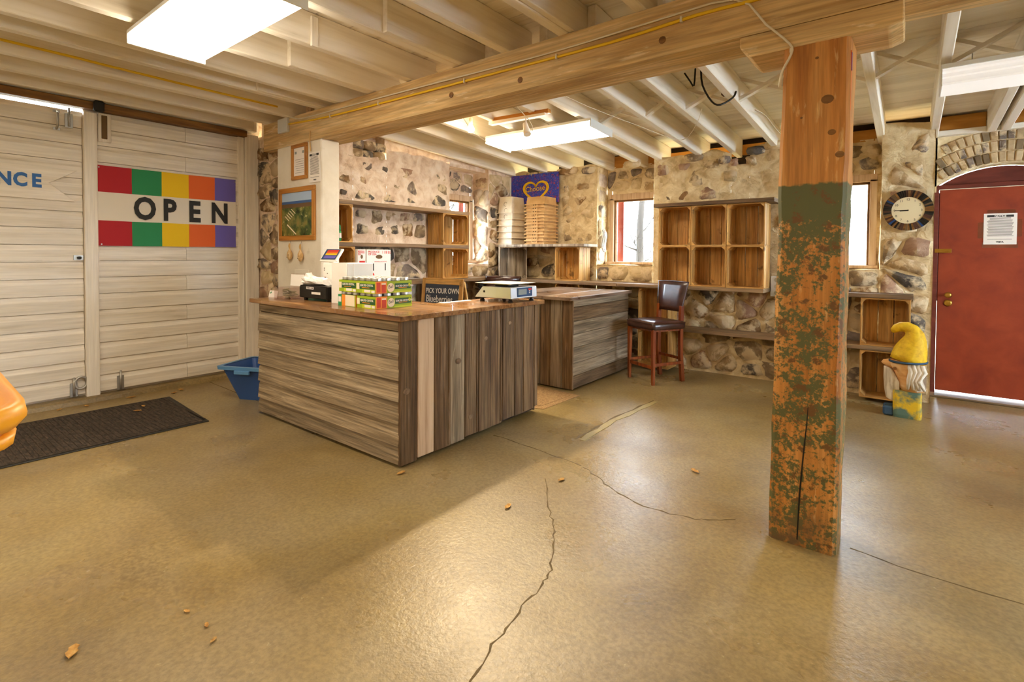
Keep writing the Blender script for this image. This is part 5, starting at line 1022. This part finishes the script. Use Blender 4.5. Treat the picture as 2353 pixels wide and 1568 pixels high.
MB().add([(.004, .004, .021), (-.062, -.002, .021), (-.064, -.008, .021), (.004, -.006, .021), (.004, .004, .023), (-.062, -.002, .023), (-.064, -.008, .023), (.004, -.006, .023)], [(0, 1, 2, 3), (4, 5, 6, 7), (0, 1, 5, 4), (1, 2, 6, 5), (2, 3, 7, 6), (3, 0, 4, 7)]).build('hour_hand', 'black', o)
MB().box(-.10, .006, -.002, .003, .024, .026).build('minute_hand', 'black', o); MB().lathe([(.006, .02), (.006, .028)], n=10).build('hand_hub', 'black', o)

# ---- carved gnome
o = thing('garden_gnome', 'carved wooden gnome with a curled yellow hat beside the red door', 'gnome', (0, 5.66, 0))
hp = [(.005, .492, .130), (.012, .53, .128), (.022, .58, .120), (.036, .63, .104), (.046, .68, .086), (.044, .725, .070), (.024, .765, .056), (-.010, .785, .048), (-.048, .785, .042), (-.082, .768, .036), (-.102, .745, .026), (-.110, .73, .010)]
MB().tube([(x, 0, z) for x, z, r in hp], [r for x, z, r in hp], 18).build('hat', 'gnomeyellow', o, smooth=True)
MB().tube([(.005 + .131 * math.cos(t), .131 * math.sin(t), .487 + .004 * math.cos(t)) for t in [k * pi / 12 for k in range(25)]], .010, 6, cap=False).build('hat_band', 'gnomeblue', o, smooth=True)
def ell(x0, x1, yy, z, n=16): return [((x0 + x1) / 2 + (x1 - x0) / 2 * math.cos(2 * pi * k / n), yy * math.sin(2 * pi * k / n), z) for k in range(n)]
MB().rings([ell(-.045, .125, .095, .235), ell(-.06, .13, .10, .28), ell(-.075, .13, .105, .34), ell(-.10, .132, .11, .40), ell(-.125, .133, .115, .45), ell(-.122, .133, .12, .49)]).build('head', 'gnomeface', o, smooth=True)
MB().tube([(-.09, 0, .452), (-.135, 0, .458), (-.168, 0, .460), (-.180, 0, .452)], [.05, .034, .022, .008], 12).build('nose', 'gnomeface', o, smooth=True)
MB().lathe([(.015, 0), (.014, .006), (.004, .010)], n=12).build('eye', 'eyebrown', o, loc=(-.085, -.082, .425), rot=(pi / 2, 0, -.5)); MB().lathe([(.015, 0), (.014, .006), (.004, .010)], n=12).build('eye', 'eyebrown', o, loc=(-.085, .082, .425), rot=(-pi / 2, 0, .5))
for s in (-1, 1):
    MB().rings([[(x, s * (.085 + b * .04), z) for x, b, z in ((.0 + .02 * k, .2, .475 - .035 * k * 0), (.07, .95, .475), (.132, .4, .48))] + [(.132, s * .07, .26), (.07, s * (.112), .245), (.01 + .02 * k, s * .09, .30)] for k in range(2)]).build('hair', 'gnomewhite', o)
    for k in range(4):
        x = .012 + .030 * k; MB().tube([(x, s * (.104 + .010 * (k % 2)), .475), (x + .016, s * .125, .42), (x + .004 - .01 * k, s * .124, .34), (x - .004 + .008 * k, s * .108, .262)], [.014, .021, .019, .010], 8).build('hair_lock', 'gnomewhite', o, smooth=True)
MB().rings([[(-.165, -.025, .425), (-.125, -.055, .425), (-.10, -.04, .40), (-.10, .04, .40), (-.125, .055, .425), (-.165, .025, .425)], [(-.165, -.03, .33), (-.10, -.065, .34), (-.05, -.06, .30), (-.05, .06, .30), (-.10, .065, .34), (-.165, .03, .33)], [(-.158, -.03, .23), (-.10, -.06, .23), (-.05, -.05, .22), (-.05, .05, .22), (-.10, .06, .23), (-.158, .03, .23)],
            [(-.145, -.02, .15), (-.11, -.035, .13), (-.085, -.03, .13), (-.085, .03, .13), (-.11, .035, .13), (-.145, .02, .15)]]).build('beard', 'gnomewhite', o, bev=.004)
MB().rings([rr_(.098, .085, .03, .0, 3, .008), rr_(.102, .09, .03, .03, 3, .008), rr_(.100, .09, .03, .20, 3, .006), rr_(.098, .085, .03, .235, 3, .006)]).build('body', 'gnomebody', o, smooth=False)
for s in (-1, 1): MB().box(-.165, -.085, s * .045 - .032, s * .045 + .032, 0, .085).build('shoe', 'gnomeblue', o, bev=.015)
